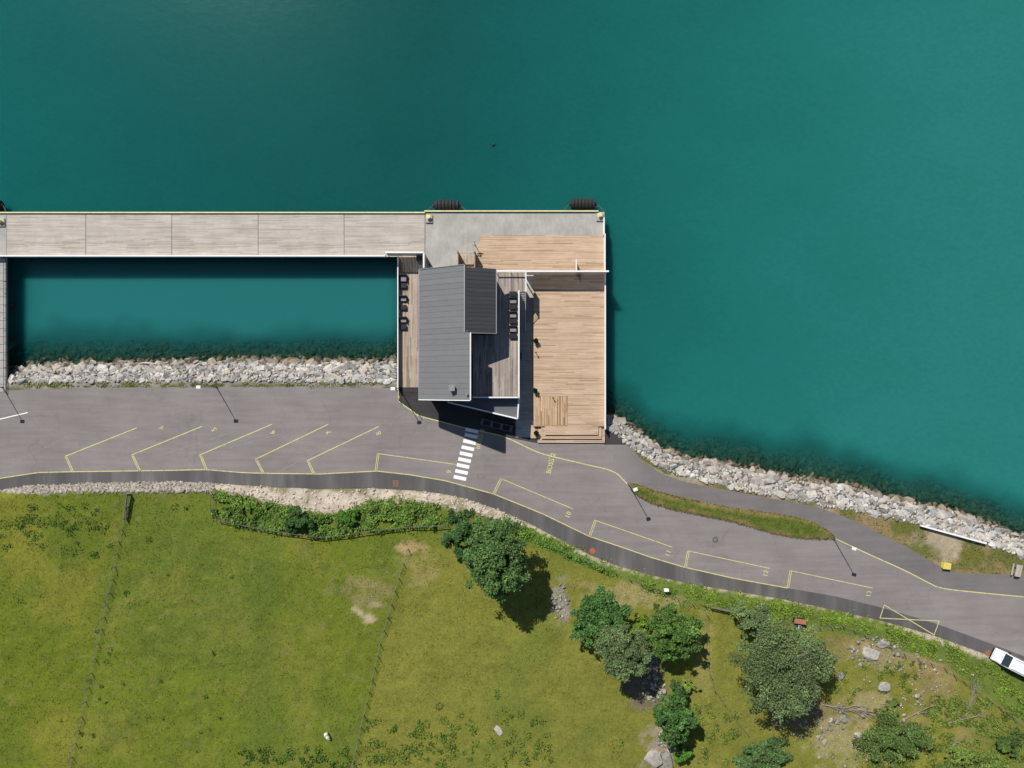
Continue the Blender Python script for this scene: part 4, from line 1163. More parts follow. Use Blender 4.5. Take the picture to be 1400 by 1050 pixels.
# cross-sections along +x (front at +x)
sec = [(-3.05,.88,.55,2.35),(-2.95,.98,.42,2.52),(-1.5,1.02,.40,2.58),(.6,1.02,.40,2.58),(1.25,1.0,.40,2.50),(1.95,.97,.40,1.42),(2.75,.92,.42,1.22),(2.95,.84,.50,1.0)]
m = MB()
prof = lambda w, zb, zt: [(-w*.9,zb),(-w,zb+.15),(-w,zb+(zt-zb)*.55),(-w*.90,zt-.12),(-w*.70,zt),(w*.70,zt),(w*.90,zt-.12),(w,zb+(zt-zb)*.55),(w,zb+.15),(w*.9,zb)]
for x, w, zb, zt in sec: m.v += [(x, y, z) for y, z in prof(w, zb, zt)]
k = 10
for i in range(len(sec)-1):
    for j in range(k): m.f.append((i*k+j, i*k+(j+1) % k, (i+1)*k+(j+1) % k, (i+1)*k+j))
m.f += [tuple(range(k)), tuple(range((len(sec)-1)*k, len(sec)*k))[::-1]]
m.build('body', M['car_paint'], van, loc=(0,0,0))
MB().add([(1.33,-.80,2.40),(1.33,.80,2.40),(1.90,.84,1.52),(1.90,-.84,1.52),(1.30,-.80,2.36),(1.30,.80,2.36),(1.87,.84,1.48),(1.87,-.84,1.48)], [(0,3,2,1),(4,5,6,7),(0,1,5,4),(1,2,6,5),(2,3,7,6),(3,0,4,7)]).build('windscreen', M['glass'], van, loc=(0,0,.02))
for s in (-1, 1):
    for a, b in ((.45,1.3), (-1.1,.3), (-2.6,-1.3)): MB().box(a,b,min(s*.985,s*1.025),max(s*.985,s*1.025),1.58,2.12).build('side_window', M['glass'], van, loc=(0,0,0))
    MB().box(1.35,1.52,min(s*1.0,s*1.22),max(s*1.0,s*1.22),1.45,1.75).build('mirror', M['black'], van, loc=(0,0,0))
    MB().box(2.80,2.93,min(s*.55,s*.82),max(s*.55,s*.82),.75,.98).build('headlight', M['headlight'], van, loc=(0,0,0))
    MB().box(-2.4,1.0,min(s*.70,s*.74),max(s*.70,s*.74),2.585,2.64).build('roof_rail', M['lamp_metal'], van, loc=(0,0,0))
    for x in (-1.95, 1.95):
        w = MB().tube((x,s*.78,.35),(x,s*1.0,.35), .35, .35, 18).build('wheel', M['tyre'], van, loc=(0,0,0))
        o = MB().tube((x,s*1.0,.35),(x,s*1.015,.35), .21, .21, 14).build('rim', M['rim'], w); o.matrix_parent_inverse = Matrix.Identity(4)
MB().box(2.88,3.02,-.82,.82,.40,.62).build('bumper', M['black'], van, loc=(0,0,0))
MB().box(2.0,2.03,-.45,.45,1.40,1.43).build('wiper', M['black'], van, loc=(0,0,0))

# ------------------------------------------------------------------ by the path: grit bin, bench, barrier beam, cabinet
c = W(1293.5, 773.5, .4); e = empty('grit_bin', (c.x, c.y, -.06), 'bright yellow grit bin beside the footpath', 'bin', rz=R(-6))
MB().box(-.55,.55,-.45,.45,0,.62).build('body', M['yellow_paint'], e, loc=(0,0,0), bevel=.04)
MB().prism([(-.6,-.5),(.6,-.5),(.6,.5),(-.6,.5)], .625, lambda p: .72+.12*(p[1] > 0)).build('lid', M['yellow_paint'], e, loc=(0,0,0))
MB().box(-.2,.2,-.54,-.501,.55,.61).build('handle', M['black'], e, loc=(0,0,0))
c = W(1391, 780, .6); e = empty('picnic_table', (c.x, c.y, 0.006), 'weathered pale timber picnic table beside the footpath at the dry grass', 'table', rz=R(78))
for kk in range(5): MB().box(-.95,.95,-.38+kk*.155,-.25+kk*.155,.70,.74).build('top_slat', M['bench_wood'], e, loc=(0,0,0))
for s_ in (-1, 1):
    for kk in range(2): MB().box(-.95,.95,s_*.66-.14+kk*.145,s_*.66-.01+kk*.145,.42,.46).build('seat_slat', M['bench_wood'], e, loc=(0,0,0))
for x in (-.65,.65):
    for s_ in (-1, 1): MB().beam((x,s_*.62,0),(x,s_*.2,.70),.06,.1).build('leg', M['dark_metal'], e, loc=(0,0,0))
    MB().box(x-.03,x+.03,-.78,.78,.34,.42).build('crossbar', M['dark_metal'], e, loc=(0,0,0))
a, b_ = W(1259,718.5,.6), W(1348.5,743,.6)
e = empty('barrier_beam', ((a.x+b_.x)/2, (a.y+b_.y)/2, -.1), 'long straight white beam barrier along the top of the rock bank', 'barrier')
MB().beam((a.x,a.y,.5),(b_.x,b_.y,.5), .26, .34).build('beam', M['white_paint'], e)
for t in (.03,.35,.66,.97):
    p = a.lerp(b_, t); MB().beam((p.x,p.y,-.3),(p.x,p.y,.34), .14,.14).build('post', M['dark_metal'], e)
g = ground(1090, 848); e = empty('utility_cabinet', (g.x, g.y, g.z-.1), 'dark cabinet with an orange-red top in the green verge below the road', 'cabinet', rz=R(-8))
MB().box(-.85,.85,-.15,.5,0,1.2).build('body', M['dark_metal'], e, loc=(0,0,0)); MB().box(-.92,.92,-.20,.55,1.202,1.3).build('roof', simple('faded_red', (.36,.15,.095), .7, var=.3, scale=5), e, loc=(0,0,0))
MB().box(-.45,.95,-1.45,-.152,0,.75).build('dark_block', M['dark_metal'], e, loc=(0,0,0)); MB().box(.02,.14,-1.5,-.21,.752,.80).build('edge_strip', M['white_paint'], e, loc=(0,0,0))  # low dark block added for the dark area behind the cabinet
g = ground(909, 804); e = empty('junction_box', (g.x, g.y, g.z-.05), 'small white box on a post at the fence below the road', 'box')
MB().tube((0,0,0),(0,0,.8), .06, .06, 8).build('post', M['post_wood'], e, loc=(0,0,0)); MB().box(-.34,.34,-.2,.2,.8,1.25).build('body', M['white_paint'], e, loc=(0,0,0), bevel=.03)
MB().box(-.38,.38,-.24,.24,1.252,1.30).build('lid', M['white_paint'], e, loc=(0,0,0))

# buoy out on the water
c = W(675, 198, WATER); e = empty('float', (c.x, c.y, WATER), 'tiny dark float alone on the open water', 'float')
m = MB()
for i in range(6):
    a0, a1 = -math.pi/2+math.pi*i/6, -math.pi/2+math.pi*(i+1)/6
    m.tube((0,0,.05+.2*math.sin(a0)),(0,0,.05+.2*math.sin(a1)), max(.01,.24*math.cos(a0)), max(.01,.24*math.cos(a1)), 12, cap=False)
m.build('ball', M['black'], e, loc=(0,0,0)); MB().tube((0,0,.24),(0,0,.4), .03, .03, 6).build('eye', M['iron'], e, loc=(0,0,0))

# ------------------------------------------------------------------ stones
def hull_mesh(name, seed, flat=.62, n=13, elong=1.25):
    r = random.Random(seed); bm = bmesh.new()
    for i in range(n):
        v = Vector((r.gauss(0,1), r.gauss(0,1), r.gauss(0,1))).normalized()
        v = Vector((math.copysign(abs(v.x)**.7, v.x), math.copysign(abs(v.y)**.7, v.y), math.copysign(abs(v.z)**.8, v.z)))
        bm.verts.new((v.x*.5*elong, v.y*.5, v.z*.5*flat))
    res = bmesh.ops.convex_hull(bm, input=bm.verts)
    bmesh.ops.delete(bm, geom=[g for g in res['geom_interior'] if isinstance(g, bmesh.types.BMVert)], context='VERTS')
    bmesh.ops.bevel(bm, geom=bm.edges[:], offset=.045, segments=1, affect='EDGES', clamp_overlap=True) if False else None
    bmesh.ops.recalc_face_normals(bm, faces=bm.faces)
    me = bpy.data.meshes.new(name); bm.to_mesh(me); bm.free(); return me
rocks = [hull_mesh('stone', 100+i, random.Random(i).uniform(.55,.85), 15, random.Random(i*3).uniform(1.0,1.6)) for i in range(22)]
for me in rocks: me.materials.append(M['rock'])
small_arr = []
for i in range(10):
    me = hull_mesh('s', 300+i, .7, 9, 1.2)
    v = np.array([x.co[:] for x in me.vertices]); me.calc_loop_triangles(); f = np.array([t.vertices[:] for t in me.loop_triangles])
    small_arr.append((v, f)); bpy.data.meshes.remove(me)
def pebble_mesh(name, pts, sizes, mat, parent=None, zs=.7):
    V, Fs, off = [], [], 0
    for p, s in zip(pts, sizes):
        v, f = small_arr[random.randrange(10)]
        a = random.uniform(0, 6.28); ca, sa = math.cos(a), math.sin(a)
        q = np.stack([v[:,0]*ca-v[:,1]*sa, v[:,0]*sa+v[:,1]*ca, v[:,2]*random.uniform(.8,1.2)*zs/.7], 1)*s + np.array(p)
        V.append(q); Fs.append(f+off); off += len(v)
    me = np_mesh(name, np.concatenate(V), np.concatenate(Fs))
    o = link(name, me, mat, parent); o['kind'] = 'stuff'; return o
def revetment(pxa, pxb, label, seed, sz=(.5,1.05)):
    r = random.Random(seed)
    xa, xb = W(pxa,0).x, W(pxb,0).x
    e = empty('rock_bank', ((xa+xb)/2, float(yC((xa+xb)/2)), 0), label, 'rock bank')
    cand = []
    tries = 0; placed = []
    cell = {}
    while tries < 16000:
        tries += 1
        x = r.uniform(xa, xb); t = r.uniform(-.02, 1.03)
        c, w = float(yC(x)), float(yW(x))
        y = c + (w-c)*t
        big = 1.0 if t < .55 else 1.1
        s = r.uniform(*sz)*big*(1.25 if tries < 500 else 1.0 if tries < 4000 else .72)
        rad = s*.40
        ok = True; gx_, gy_ = int(x//1.5), int(y//1.5)
        for i in (-1,0,1):
            for j in (-1,0,1):
                for (X, Y, Rr) in cell.get((gx_+i, gy_+j), ()):
                    if (X-x)**2+(Y-y)**2 < (Rr+rad)**2*.62: ok = False; break
                if not ok: break
            if not ok: break
        if not ok: continue
        cell.setdefault((gx_, gy_), []).append((x, y, rad)); placed.append((s, x, y, t))
    placed.sort(reverse=True)
    sl = math.atan2(2.35, 3.6)
    for s, x, y, t in placed[:300]:
        me = r.choice(rocks)
        o = bpy.data.objects.new('stone', me); col.objects.link(o); o.parent = e
        z = float(height(x, y))
        o.location = Vector((x, y, z+.10*s)) - e.location
        sx_ = s*r.uniform(.9,1.15)
        o.scale = (sx_*1.1, s*r.uniform(.9,1.15), s*r.uniform(.55,.8))
        o.rotation_euler = (-sl*.5+r.uniform(-.25,.25), r.uniform(-.25,.25), r.choice((0, math.pi))+r.gauss(0,.45)+(-.35 if x > 15 else 0))
    rest = placed[300:]
    pts = [(x, y, float(height(x, y))+.08*s) for s, x, y, t in rest]; ss = [s for s, *_ in rest]
    # chinking between the big ones and below the water
    for _ in range(1500):
        x = r.uniform(xa, xb); c, w = float(yC(x)), float(yW(x)); y = c+(w-c)*r.uniform(-.06, 1.1)
        pts.append((x, y, float(height(x, y))+.02)); ss.append(r.uniform(.25,.55))
    for _ in range(1500):
        x = r.uniform(xa, xb); w = float(yW(x)); y = w + abs(r.gauss(0, 1))*2.2
        pts.append((x, y, float(height(x, y))+.05)); ss.append(r.uniform(.4,1.3))
    pebble_mesh('small_stones', pts, ss, M['rock_small'], e)
    return len(placed)
n1 = revetment(10, 541, 'sloping bank of pale broken rock below the angled bays', 5)
n2 = revetment(832, 1470, 'sloping bank of pale broken rock curving along the footpath', 6, (.52,1.1))
print('stones', n1, n2)
# driftwood log on the rocks
c = W(203, 497, -1.9)
e = empty('driftwood_log', (c.x, c.y, -2.0), 'pale driftwood log lying along the waterline rocks', 'log')
m = MB(); ps = [(-1.5,.0,.35,.06),(-.6,.12,.42,.10),(.4,.10,.42,.11),(1.5,-.12,.38,.07)]
for p, q in zip(ps[:-1], ps[1:]): m.tube(p[:3], q[:3], p[3], q[3], 8)
m.build('trunk', simple('driftwood', (.62,.57,.50), .8), e, loc=(0,0,0)); MB().tube((.2,.1,.45),(.7,.35,.5), .05, .02, 6).build('branch_stub', M['deadwood'], e, loc=(0,0,0))

# stones of the dry wall on the south side of the road (left), gravel debris
pts, ss = [], []
for _ in range(1500):
    px = random.uniform(-8, 292); a = np.interp(px, *np.array(PX_S).T); b = np.interp(px, *np.array(GRAVEL).T)
    g = ground(px, a + (b-a)*random.uniform(.05, 1.1), 3); pts.append((g.x, g.y, g.z-.03)); ss.append(random.uniform(.3,.85))
wl = empty('stone_wall', (-60, float(yS(-60)), 0), 'low dry-stone retaining wall between the road and the left paddocks', 'wall')
pebble_mesh('wall_stones', pts, ss, M['wallstone'], wl, .32)
pts, ss = [], []
for _ in range(900):
    px = random.uniform(292, 720); a = np.interp(px, *np.array(PX_S).T); b = np.interp(px, *np.array(GRAVEL).T)
    g = ground(px, a + (b-a)*random.uniform(.02, 1.0), 3); pts.append((g.x, g.y, g.z)); ss.append(random.choice((.12,.16,.2,.3,.5)))
gm = simple('gravel', (.47,.41,.34), .9, var=.2, island=.35)
o = pebble_mesh('gravel', pts, ss, gm); 
# scattered field stones
def scatter_stones(name, regions):
    pts, ss = [], []
    for cx, cy, rx, ry, n, lo, hi in regions:
        for _ in range(n):
            a = random.uniform(0, 6.28); q = math.sqrt(random.random())
            g = ground(cx+rx*q*math.cos(a), cy+ry*q*math.sin(a), 3); pts.append((g.x, g.y, g.z+.02)); ss.append(random.uniform(lo, hi))
    return pebble_mesh(name, pts, ss, M['fieldstone'])
scatter_stones('scattered_stones', [(1200,890,42,20,80,.15,.75),(1195,950,70,60,70,.08,.4),(1195,950,70,60,16,.4,.9),(1115,985,60,26,80,.2,.7),(1155,1020,50,28,50,.12,.6),(1240,930,60,30,50,.08,.35),(1255,905,40,14,14,.3,.7),
    (766,824,12,26,46,.2,.65),(888,925,12,38,70,.3,.9),(902,955,8,30,40,.3,.8),(908,1020,10,26,60,.3,.8),(885,905,18,12,40,.2,.6),(500,800,55,60,60,.08,.2),(460,770,60,50,26,.06,.16),(870,818,50,12,30,.1,.4),(1290,950,60,50,50,.1,.4)])
def boulder(px, py, sx, sy, h, label, seed, rz=0.0, flat=.6):
    g = ground(px, py); me = hull_mesh('boulder', seed, flat*1.4, 20, 1.15)
    me.materials.append(M['fieldstone'])
    bmesh_b = bmesh.new(); bmesh_b.from_mesh(me); bmesh.ops.bevel(bmesh_b, geom=bmesh_b.edges[:], offset=.04, segments=1, affect='EDGES'); bmesh_b.to_mesh(me); bmesh_b.free()
    o = link('boulder', me); o.location = (g.x, g.y, g.z+h*.15); o.scale = (sx/1.15, sy, h); o.rotation_euler = (0, 0, R(rz)); return tag(o, label, 'boulder')
boulder(1190, 893, 3.0, 2.2, 1.3, 'large flat grey boulder on the dry stony rise', 901, -20, .5)
boulder(1207, 879, 2.4, 1.6, .9, 'pale rough boulder right behind the large flat grey one', 902, 15)
boulder(1148, 924, 1.5, 1.2, .9, 'rounded pale boulder beside the largest grey-green tree', 903, 30)
boulder(1208, 938, 2.0, 1.7, 1.1, 'round pinkish boulder in the dry grass', 904, 0)
boulder(1172, 1005, 1.5, 1.3, .9, 'pale egg-shaped boulder left of the lower shrub', 905, 20)
boulder(1153, 983, 1.4, 1.4, .9, 'boulder at the shaded end of the fallen branches', 906, 50)
boulder(893, 1037, 3.0, 3.0, 1.6, 'large whitish boulder at the stream bed', 907, 40)
boulder(912, 1040, 1.7, 3.4, 1.2, 'long brownish boulder next to the whitish one at the stream bed', 908, 10)
boulder(682, 999, 1.1, 2.1, .35, 'flat pale slab lying alone in the dry paddock', 909, 35, .5)
boulder(1127, 1014, 1.0, .8, .6, 'small white stone at the edge of the big tree shade', 910, 35)

# ------------------------------------------------------------------ vegetation
LEAF_GAIN = np.array([2.85, 2.95, 2.7])
def leaf_mesh(name, pc, size, base, var=.35, up=.35, clump=None):
    base = np.array(base)*LEAF_GAIN
    v, f, n = cards(pc, size, up+.45)
    k = rng.uniform(1-var, 1+var, (n, 1))
    c = np.array(base)[None]*k
    if clump is not None: c = c*clump[:, None]
    c[:, 0] *= rng.uniform(.85, 1.2, n)
    return np_mesh(name, v, f, np.repeat(c, 4, 0))
def crown_points(center, rx, ry, rz, puffs, per, seed, pr=(.15,.33), spread=.95):
    """a few uneven boughs, each a cluster of leaf puffs, with gaps between them"""
    r = np.random.default_rng(seed)
    nl = int(np.clip(puffs/13, 4, 15)); lobes = []
    a0 = r.uniform(0, 6.28)
    for i in range(nl):
        a = a0 + 2.4*i + r.normal(0, .25); q = (.30+.42*(i/nl)**.6)*r.uniform(.8, 1.25) if i else .05
        zz = (.45-.75*(q**1.5)) + r.uniform(-.22, .22)
        lobes.append((np.array([np.cos(a)*q, np.sin(a)*q, zz]), r.uniform(.30, .48)*(1.08 if i else 1.3), r.uniform(.82, 1.2)))
    P, K = [], []
    for i in range(puffs):
        c0, R0, k0 = lobes[i % nl]
        d = r.normal(size=3); d[2] = d[2]*.8+.3; d /= np.linalg.norm(d)
        c = c0 + d*R0*r.uniform(.30, 1.2)
        rad = r.uniform(*pr)*.62
        n = int(per*(rad/.17)**2*.85)
        e = r.normal(size=(n,3)); e[:,2] += .25; e /= np.linalg.norm(e, axis=1)[:,None]
        e *= (r.uniform(.35, 1.15, (n,1)))
        P.append((c + e*rad)); K.append(np.full(n, k0*r.uniform(.72, 1.30)))
    P = np.concatenate(P)*np.array([rx, ry, rz]) + np.array(center)
    P[:, 2] = np.maximum(P[:, 2], .12)
    return P, np.concatenate(K)
def tree(px, py, rxp, ryp, h, label, base, seed, name='broadleaf_tree', leaf=.28, puffs=90, per=95, trunk=.22, low=.28, cat='tree', kz=None, pr=(.15,.33), dead=0):
    zc_guess = h*.58
    g0 = ground(px, py); c = W(px, py, g0.z+zc_guess)
    gz = float(height(c.x, c.y)); k = (CAM-gz-zc_guess)/F
    rx, ry = rxp*k*1.0, ryp*k*1.0; rz = h*(1-low)/2; zc = h*(low+(1-low)/2)
    e = empty(name, (c.x, c.y, gz-.05), label, cat)
    m = MB(); r = random.Random(seed)
    top = Vector((r.uniform(-.2,.2), r.uniform(-.2,.2), h*.55))
    m.tube((0,0,-.1), (top.x*.5, top.y*.5, h*.3), trunk*1.2, trunk*.85, 9); m.tube((top.x*.5, top.y*.5, h*.3), top, trunk*.85, trunk*.5, 9)
    for i in range(9):
        a = r.uniform(0, 6.28); t = r.uniform(.25, .55)
        s = Vector((top.x*t, top.y*t, h*t)); q = r.uniform(.5,.85)
        en = Vector((math.cos(a)*rx*q, math.sin(a)*ry*q, zc+r.uniform(-.2,.6)*rz)); mid = s.lerp(en, .5)+Vector((0,0,-.08*h))
        m.tube(s, mid, trunk*.45, trunk*.28, 6); m.tube(mid, en, trunk*.28, .02, 6)
    m.build('trunk', M['bark'], e, loc=(0,0,0))
    P, K = crown_points((0,0,zc), rx, ry, rz, int(puffs*1.5), per*1.5, seed, pr)
    me = leaf_mesh('crown', P, rng.uniform(.55, 1.25, len(P))*leaf*.68, base, .32, .35, K)
    link('crown', me, M['leaf'], e, (0,0,0))
    if dead:
        md = MB()
        for i in range(dead):
            a = r.uniform(0, 6.28); s = Vector((0,0,zc)); en = Vector((math.cos(a)*rx*.7, math.sin(a)*ry*.7, zc+rz*.8)); md.tube(s.lerp(en,.4), en, .06, .015, 5)
        md.build('bare_limbs', M['deadwood'], e, loc=(0,0,0))
    return e
DARK = (.030,.058,.020); MID = (.048,.086,.024); GREYG = (.068,.094,.042); BRIGHT = (.075,.112,.018); LUSH = (.036,.074,.022)
tree(632, 726, 27, 32, 5.5, 'small dark green tree leaning on the larger tree by the gravel bank', DARK, 21, puffs=60, leaf=.28)
tree(681, 763, 46, 47, 12.5, 'large round mid-green tree standing alone beside the gravel bank', (.046,.080,.028), 22, puffs=150, leaf=.28, per=115, trunk=.35, low=.36)
tree(816, 845, 37, 37, 6.5, 'dark green tree beside the stone heap at the paddock edge', LUSH, 23, puffs=85, leaf=.30)
tree(918, 862, 40, 37, 7.5, 'rounded green tree with yellowish top above the stream stones', (.048,.086,.022), 24, puffs=90, leaf=.31)
tree(851, 889, 35, 36, 9.5, 'greyish olive willow-like tree casting shade on the stream', GREYG, 25, puffs=85, leaf=.22, per=110, low=.42)
tree(874, 857, 20, 20, 3.2, 'bright yellow-green bush wedged between the dark tree and the rounded tree', BRIGHT, 26, 'leafy_bush', puffs=40, leaf=.26, trunk=.1, low=.05, cat='bush')
tree(922, 978, 31, 33, 7.5, 'compact green tree above the whitish boulder', LUSH, 27, puffs=75, leaf=.29)
tree(925, 945, 15, 14, 3.5, 'small dark bush growing at the back of the compact green tree', DARK, 28, 'leafy_bush', puffs=28, leaf=.24, trunk=.1, low=.05, cat='bush')
tree(1066, 908, 65, 64, 12.0, 'largest grey-green tree, spreading over the slope below the road', (.064,.088,.040), 29, puffs=200, leaf=.22, per=125, trunk=.4, dead=5, low=.40)
tree(1022, 842, 28, 24, 5.5, 'grey-green tree tucked between the verge and the largest tree', (.062,.088,.038), 30, puffs=60, leaf=.25, trunk=.18)
tree(1050, 1032, 36, 26, 2.6, 'low blue-green shrub in the grass below the largest tree', (.046,.076,.028), 31, 'leafy_bush', puffs=70, leaf=.24, trunk=.08, low=.02, cat='bush')
tree(1228, 1008, 46, 38, 3.4, 'wide loose green shrub below the fallen branches', (.056,.084,.026), 32, 'leafy_bush', puffs=66, leaf=.24, trunk=.1, low=.02, cat='bush')
tree(1217, 968, 18, 14, 1.8, 'small pale green shrub between the fallen branches', (.085,.110,.035), 33, 'leafy_bush', puffs=28, leaf=.2, trunk=.06, low=.02, cat='bush')
tree(1330, 1040, 42, 22, 2.2, 'low green thicket at the foot of the stony rise', (.070,.098,.024), 34, 'leafy_bush', puffs=60, leaf=.22, trunk=.06, low=.02, cat='bush')
tree(1382, 1012, 22, 20, 2.0, 'dark low thicket under the wire fence by the van', (.050,.078,.022), 35, 'leafy_bush', puffs=40, leaf=.22, trunk=.06, low=.02, cat='bush')
tree(407, 709, 21, 18, 2.6, 'dense dark bush standing out of the bramble hedge', (.032,.064,.019), 36, 'leafy_bush', puffs=45, leaf=.22, trunk=.1, low=.02, cat='bush')
tree(475, 707, 16, 13, 2.0, 'small round green bush in the bramble hedge', (.050,.105,.018), 37, 'leafy_bush', puffs=30, leaf=.2, trunk=.08, low=.02, cat='bush')
tree(934, 1030, 15, 14, 2.4, 'small green bush by the long brownish boulder', (.045,.10,.018), 38, 'leafy_bush', puffs=28, leaf=.22, trunk=.08, low=.02, cat='bush')
tree(943, 938, 14, 10, 1.6, 'low yellow-green bush on the dry ground beside the stream', (.095,.125,.03), 39, 'leafy_bush', puffs=20, leaf=.18, trunk=.05, low=.02, cat='bush')

# bramble hedge band and road verges: leafy ground cover
def band(name, xs, top, bot, n, h, base, size, jitter=0.0, dense=.35):
    xs = np.array(xs, float)
    px = rng.uniform(xs[0], xs[-1], n); t = rng.random(n)
    a = np.interp(px, xs, top); b = np.interp(px, xs, bot); py = a + (b-a)*t + rng.normal(0, jitter, n)
    keep0 = fbm(px, py, .07, 3) > dense; px, py = px[keep0], py[keep0]; n = len(px)
    z = np.zeros(n)
    for _ in range(3):
        k = (CAM-z)/F; X = (px-700)*k; Y = (525-py)*k; z = height(X, Y)
    hh = h*np.clip(fbm(X, Y, .55, 3)*1.9-.35, .1, 1.4)
    P = np.stack([X, Y, z + hh*rng.uniform(.35, 1.0, n)], 1)
    cl = .65+.75*fbm(X, Y, .8, 3)
    bcol = np.array(base)[None]*np.ones((n,1))
    me = leaf_mesh(name, P, rng.uniform(.6,1.3,n)*size, base, .4, .5, cl)
    return tag(link(name, me, M['leaf']), None, None, None, 'stuff')
o = band('bramble_hedge', [290,310,345,380,410,450,470,500,540,575,612], [672,674,682,690,696,705,700,688,682,688,694], [706,712,720,726,730,732,729,724,721,719,716], 16000, 1.15, (.066,.104,.024), .18, 2.8, .34)
tag(o, 'tangled green bramble hedge between the gravel bank and the fence', 'hedge')
o = band('verge_plants', [700,760,810,850,890,940,1000,1070,1141,1203,1275,1344,1375,1400,1450], [712,738,761,777,789,799,811,821,836,851,870,897,920,955,985], [716,746,775,792,806,822,838,850,856,874,898,940,962,985,1020], 15000, .38, (.075,.108,.018), .16, 3.0, .44)
tag(o, 'lush green weeds on the verge below the road', 'weeds')
o = band('tree_foot_weeds', [690,720,760,800,830], [712,722,742,765,778], [722,736,752,770,782], 1500, .7, (.060,.105,.020), .2, 2, .2)
tag(o, 'green weeds along the road bank by the large round tree', 'weeds')
def patches(name, spots, per, h, base, size, label):
    P = []
    for cx, cy, rx, ry, d in spots:
        n = int(per*d)
        a = rng.uniform(0, 6.28, n); q = np.sqrt(rng.random(n)); px = cx+rx*q*np.cos(a); py = cy+ry*q*np.sin(a); z = np.zeros(n)
        for _ in range(3):
            k = (CAM-z)/F; X = (px-700)*k; Y = (525-py)*k; z = height(X, Y)
        P.append(np.stack([X, Y, z + h*(1-.6*q)*rng.uniform(.2,1,n)], 1))
    P = np.concatenate(P)
    me = leaf_mesh(name, P, rng.uniform(.6,1.3,len(P))*size, base, .4, .5, .6+.8*fbm(P[:,0], P[:,1], .9, 2))
    return tag(link(name, me, M['leaf']), label, 'weeds', None, 'stuff')
r2 = random.Random(3)
sp_ = [(8,718,12,8,1),(25,717,10,8,1.2),(38,713,9,8,1),(60,714,14,9,1.2),(78,713,12,8,1.2),(98,722,7,6,.8),(107,718,7,7,.8),(45,733,9,8,1.4),(86,720,4,4,.4),(152,746,5,4,.5),(240,694,6,6,.6),(255,693,4,4,.4),(204,738,5,4,.4),(173,811,4,4,.6),(30,823,7,6,.4)]
sp_ += [(r2.uniform(0,150), r2.uniform(690,760), r2.uniform(3,8), r2.uniform(2.5,6), .35) for _ in range(45)]
patches('weed_clumps', sp_, 60, .4, (.036,.062,.012), .13, 'dark weed clumps in the left paddock')
sp_ = [(505,1030,14,16,1.6),(520,1038,10,10,1),(535,1030,8,10,1),(552,1030,10,14,1.4),(570,1022,9,10,1),(590,1022,10,9,1),(606,985,8,6,.7),(615,1015,10,14,1.3),(618,1030,10,10,1.2),(574,993,8,7,.8),(680,948,5,8,.7),(690,970,6,5,.4),(715,1035,9,12,1.0),(600,965,6,6,.4),(630,978,6,4,.4),(845,1020,12,10,.6),(740,1030,12,10,.5)]
sp_ += [(r2.uniform(488,760), r2.uniform(975,1050), r2.uniform(3,8), r2.uniform(3,7), .4) for _ in range(80)]
sp_ += [(r2.uniform(330,482), r2.uniform(1022,1055), r2.uniform(3,6), r2.uniform(2.5,5), .5) for _ in range(70)]
patches('nettle_clumps', sp_, 60, .5, (.050,.078,.015), .15, 'green nettle clumps at the foot of the paddocks')
sp_ = [(133,863,3.2,3.2,.35),(139,938,3,3,.3),(122,931,4,4,.4),(136,955,2.5,2.5,.25),(145,960,2.5,2.5,.25),(112,1003,3,3,.3),(128,1005,3.4,3.4,.45),(282,952,3,3,.4),(271,1027,3,3,.35),(292,892,2.5,2.5,.25),(220,931,2.5,2.5,.2),(223,982,2.5,2.5,.25),(84,985,2.5,2.5,.2),(302,982,2.5,2.5,.2),(275,1000,3,3,.2),(230,786,2.4,2.4,.2),(150,890,4,7,.4),(145,905,4,5,.3),(317,788,2.5,2.5,.2),(292,894,2.4,2.4,.2),(110,1020,3,2,.2),(168,935,3,3,.2),(207,782,2,2,.15)]
patches('grass_tussocks', sp_, 60, .4, (.024,.045,.010), .11, 'small dark rush tussocks dotted over the middle paddock')
sp_ = [(r2.uniform(1265,1400), r2.uniform(955,1050), r2.uniform(5,13), r2.uniform(4,9), r2.uniform(.4,1.1)) for _ in range(60)]
sp_ += [(r2.uniform(1170,1300), r2.uniform(1015,1055), r2.uniform(5,12), r2.uniform(4,8), r2.uniform(.4,1.0)) for _ in range(26)]
sp_ += [(r2.uniform(940,1010), r2.uniform(960,1050), r2.uniform(4,9), r2.uniform(4,8), .35) for _ in range(26)] + [(r2.uniform(1140,1260), r2.uniform(900,960), r2.uniform(3,8), r2.uniform(3,6), .3) for _ in range(26)]
patches('slope_weeds', sp_, 95, .5, (.062,.086,.018), .16, 'loose green ground cover over the lower stony slope')
# shrubs sprouting between the shore stones
sp_ = [(270,520,5,5,1.3),(296,527,6,4,1.0),(853,589,5,6,1.4),(858,598,5,5,1),(876,611,5,5,1.2),(901,631,4,4,.7),(923,641,7,6,1.4),(60,526,8,3,.6)]
sp_ += [(r2.uniform(30,530), r2.uniform(523,529), r2.uniform(3,12), 2.0, .35) for _ in range(90)] + [(870+40*k/10, 618+26*k/10+r2.uniform(-2,2), 5, 3, .4) for k in range(12)]
patches('bank_weeds', sp_, 70, .22, (.085,.095,.032), .12, 'weeds sprouting between the shore rocks and the asphalt')
sp_ = [(1380,745,6,5,.8),(1386,752,5,5,.6)]
patches('grey_shrub', sp_, 130, .5, (.30,.31,.27), .13, 'pale grey-leaved plant beside the picnic table')

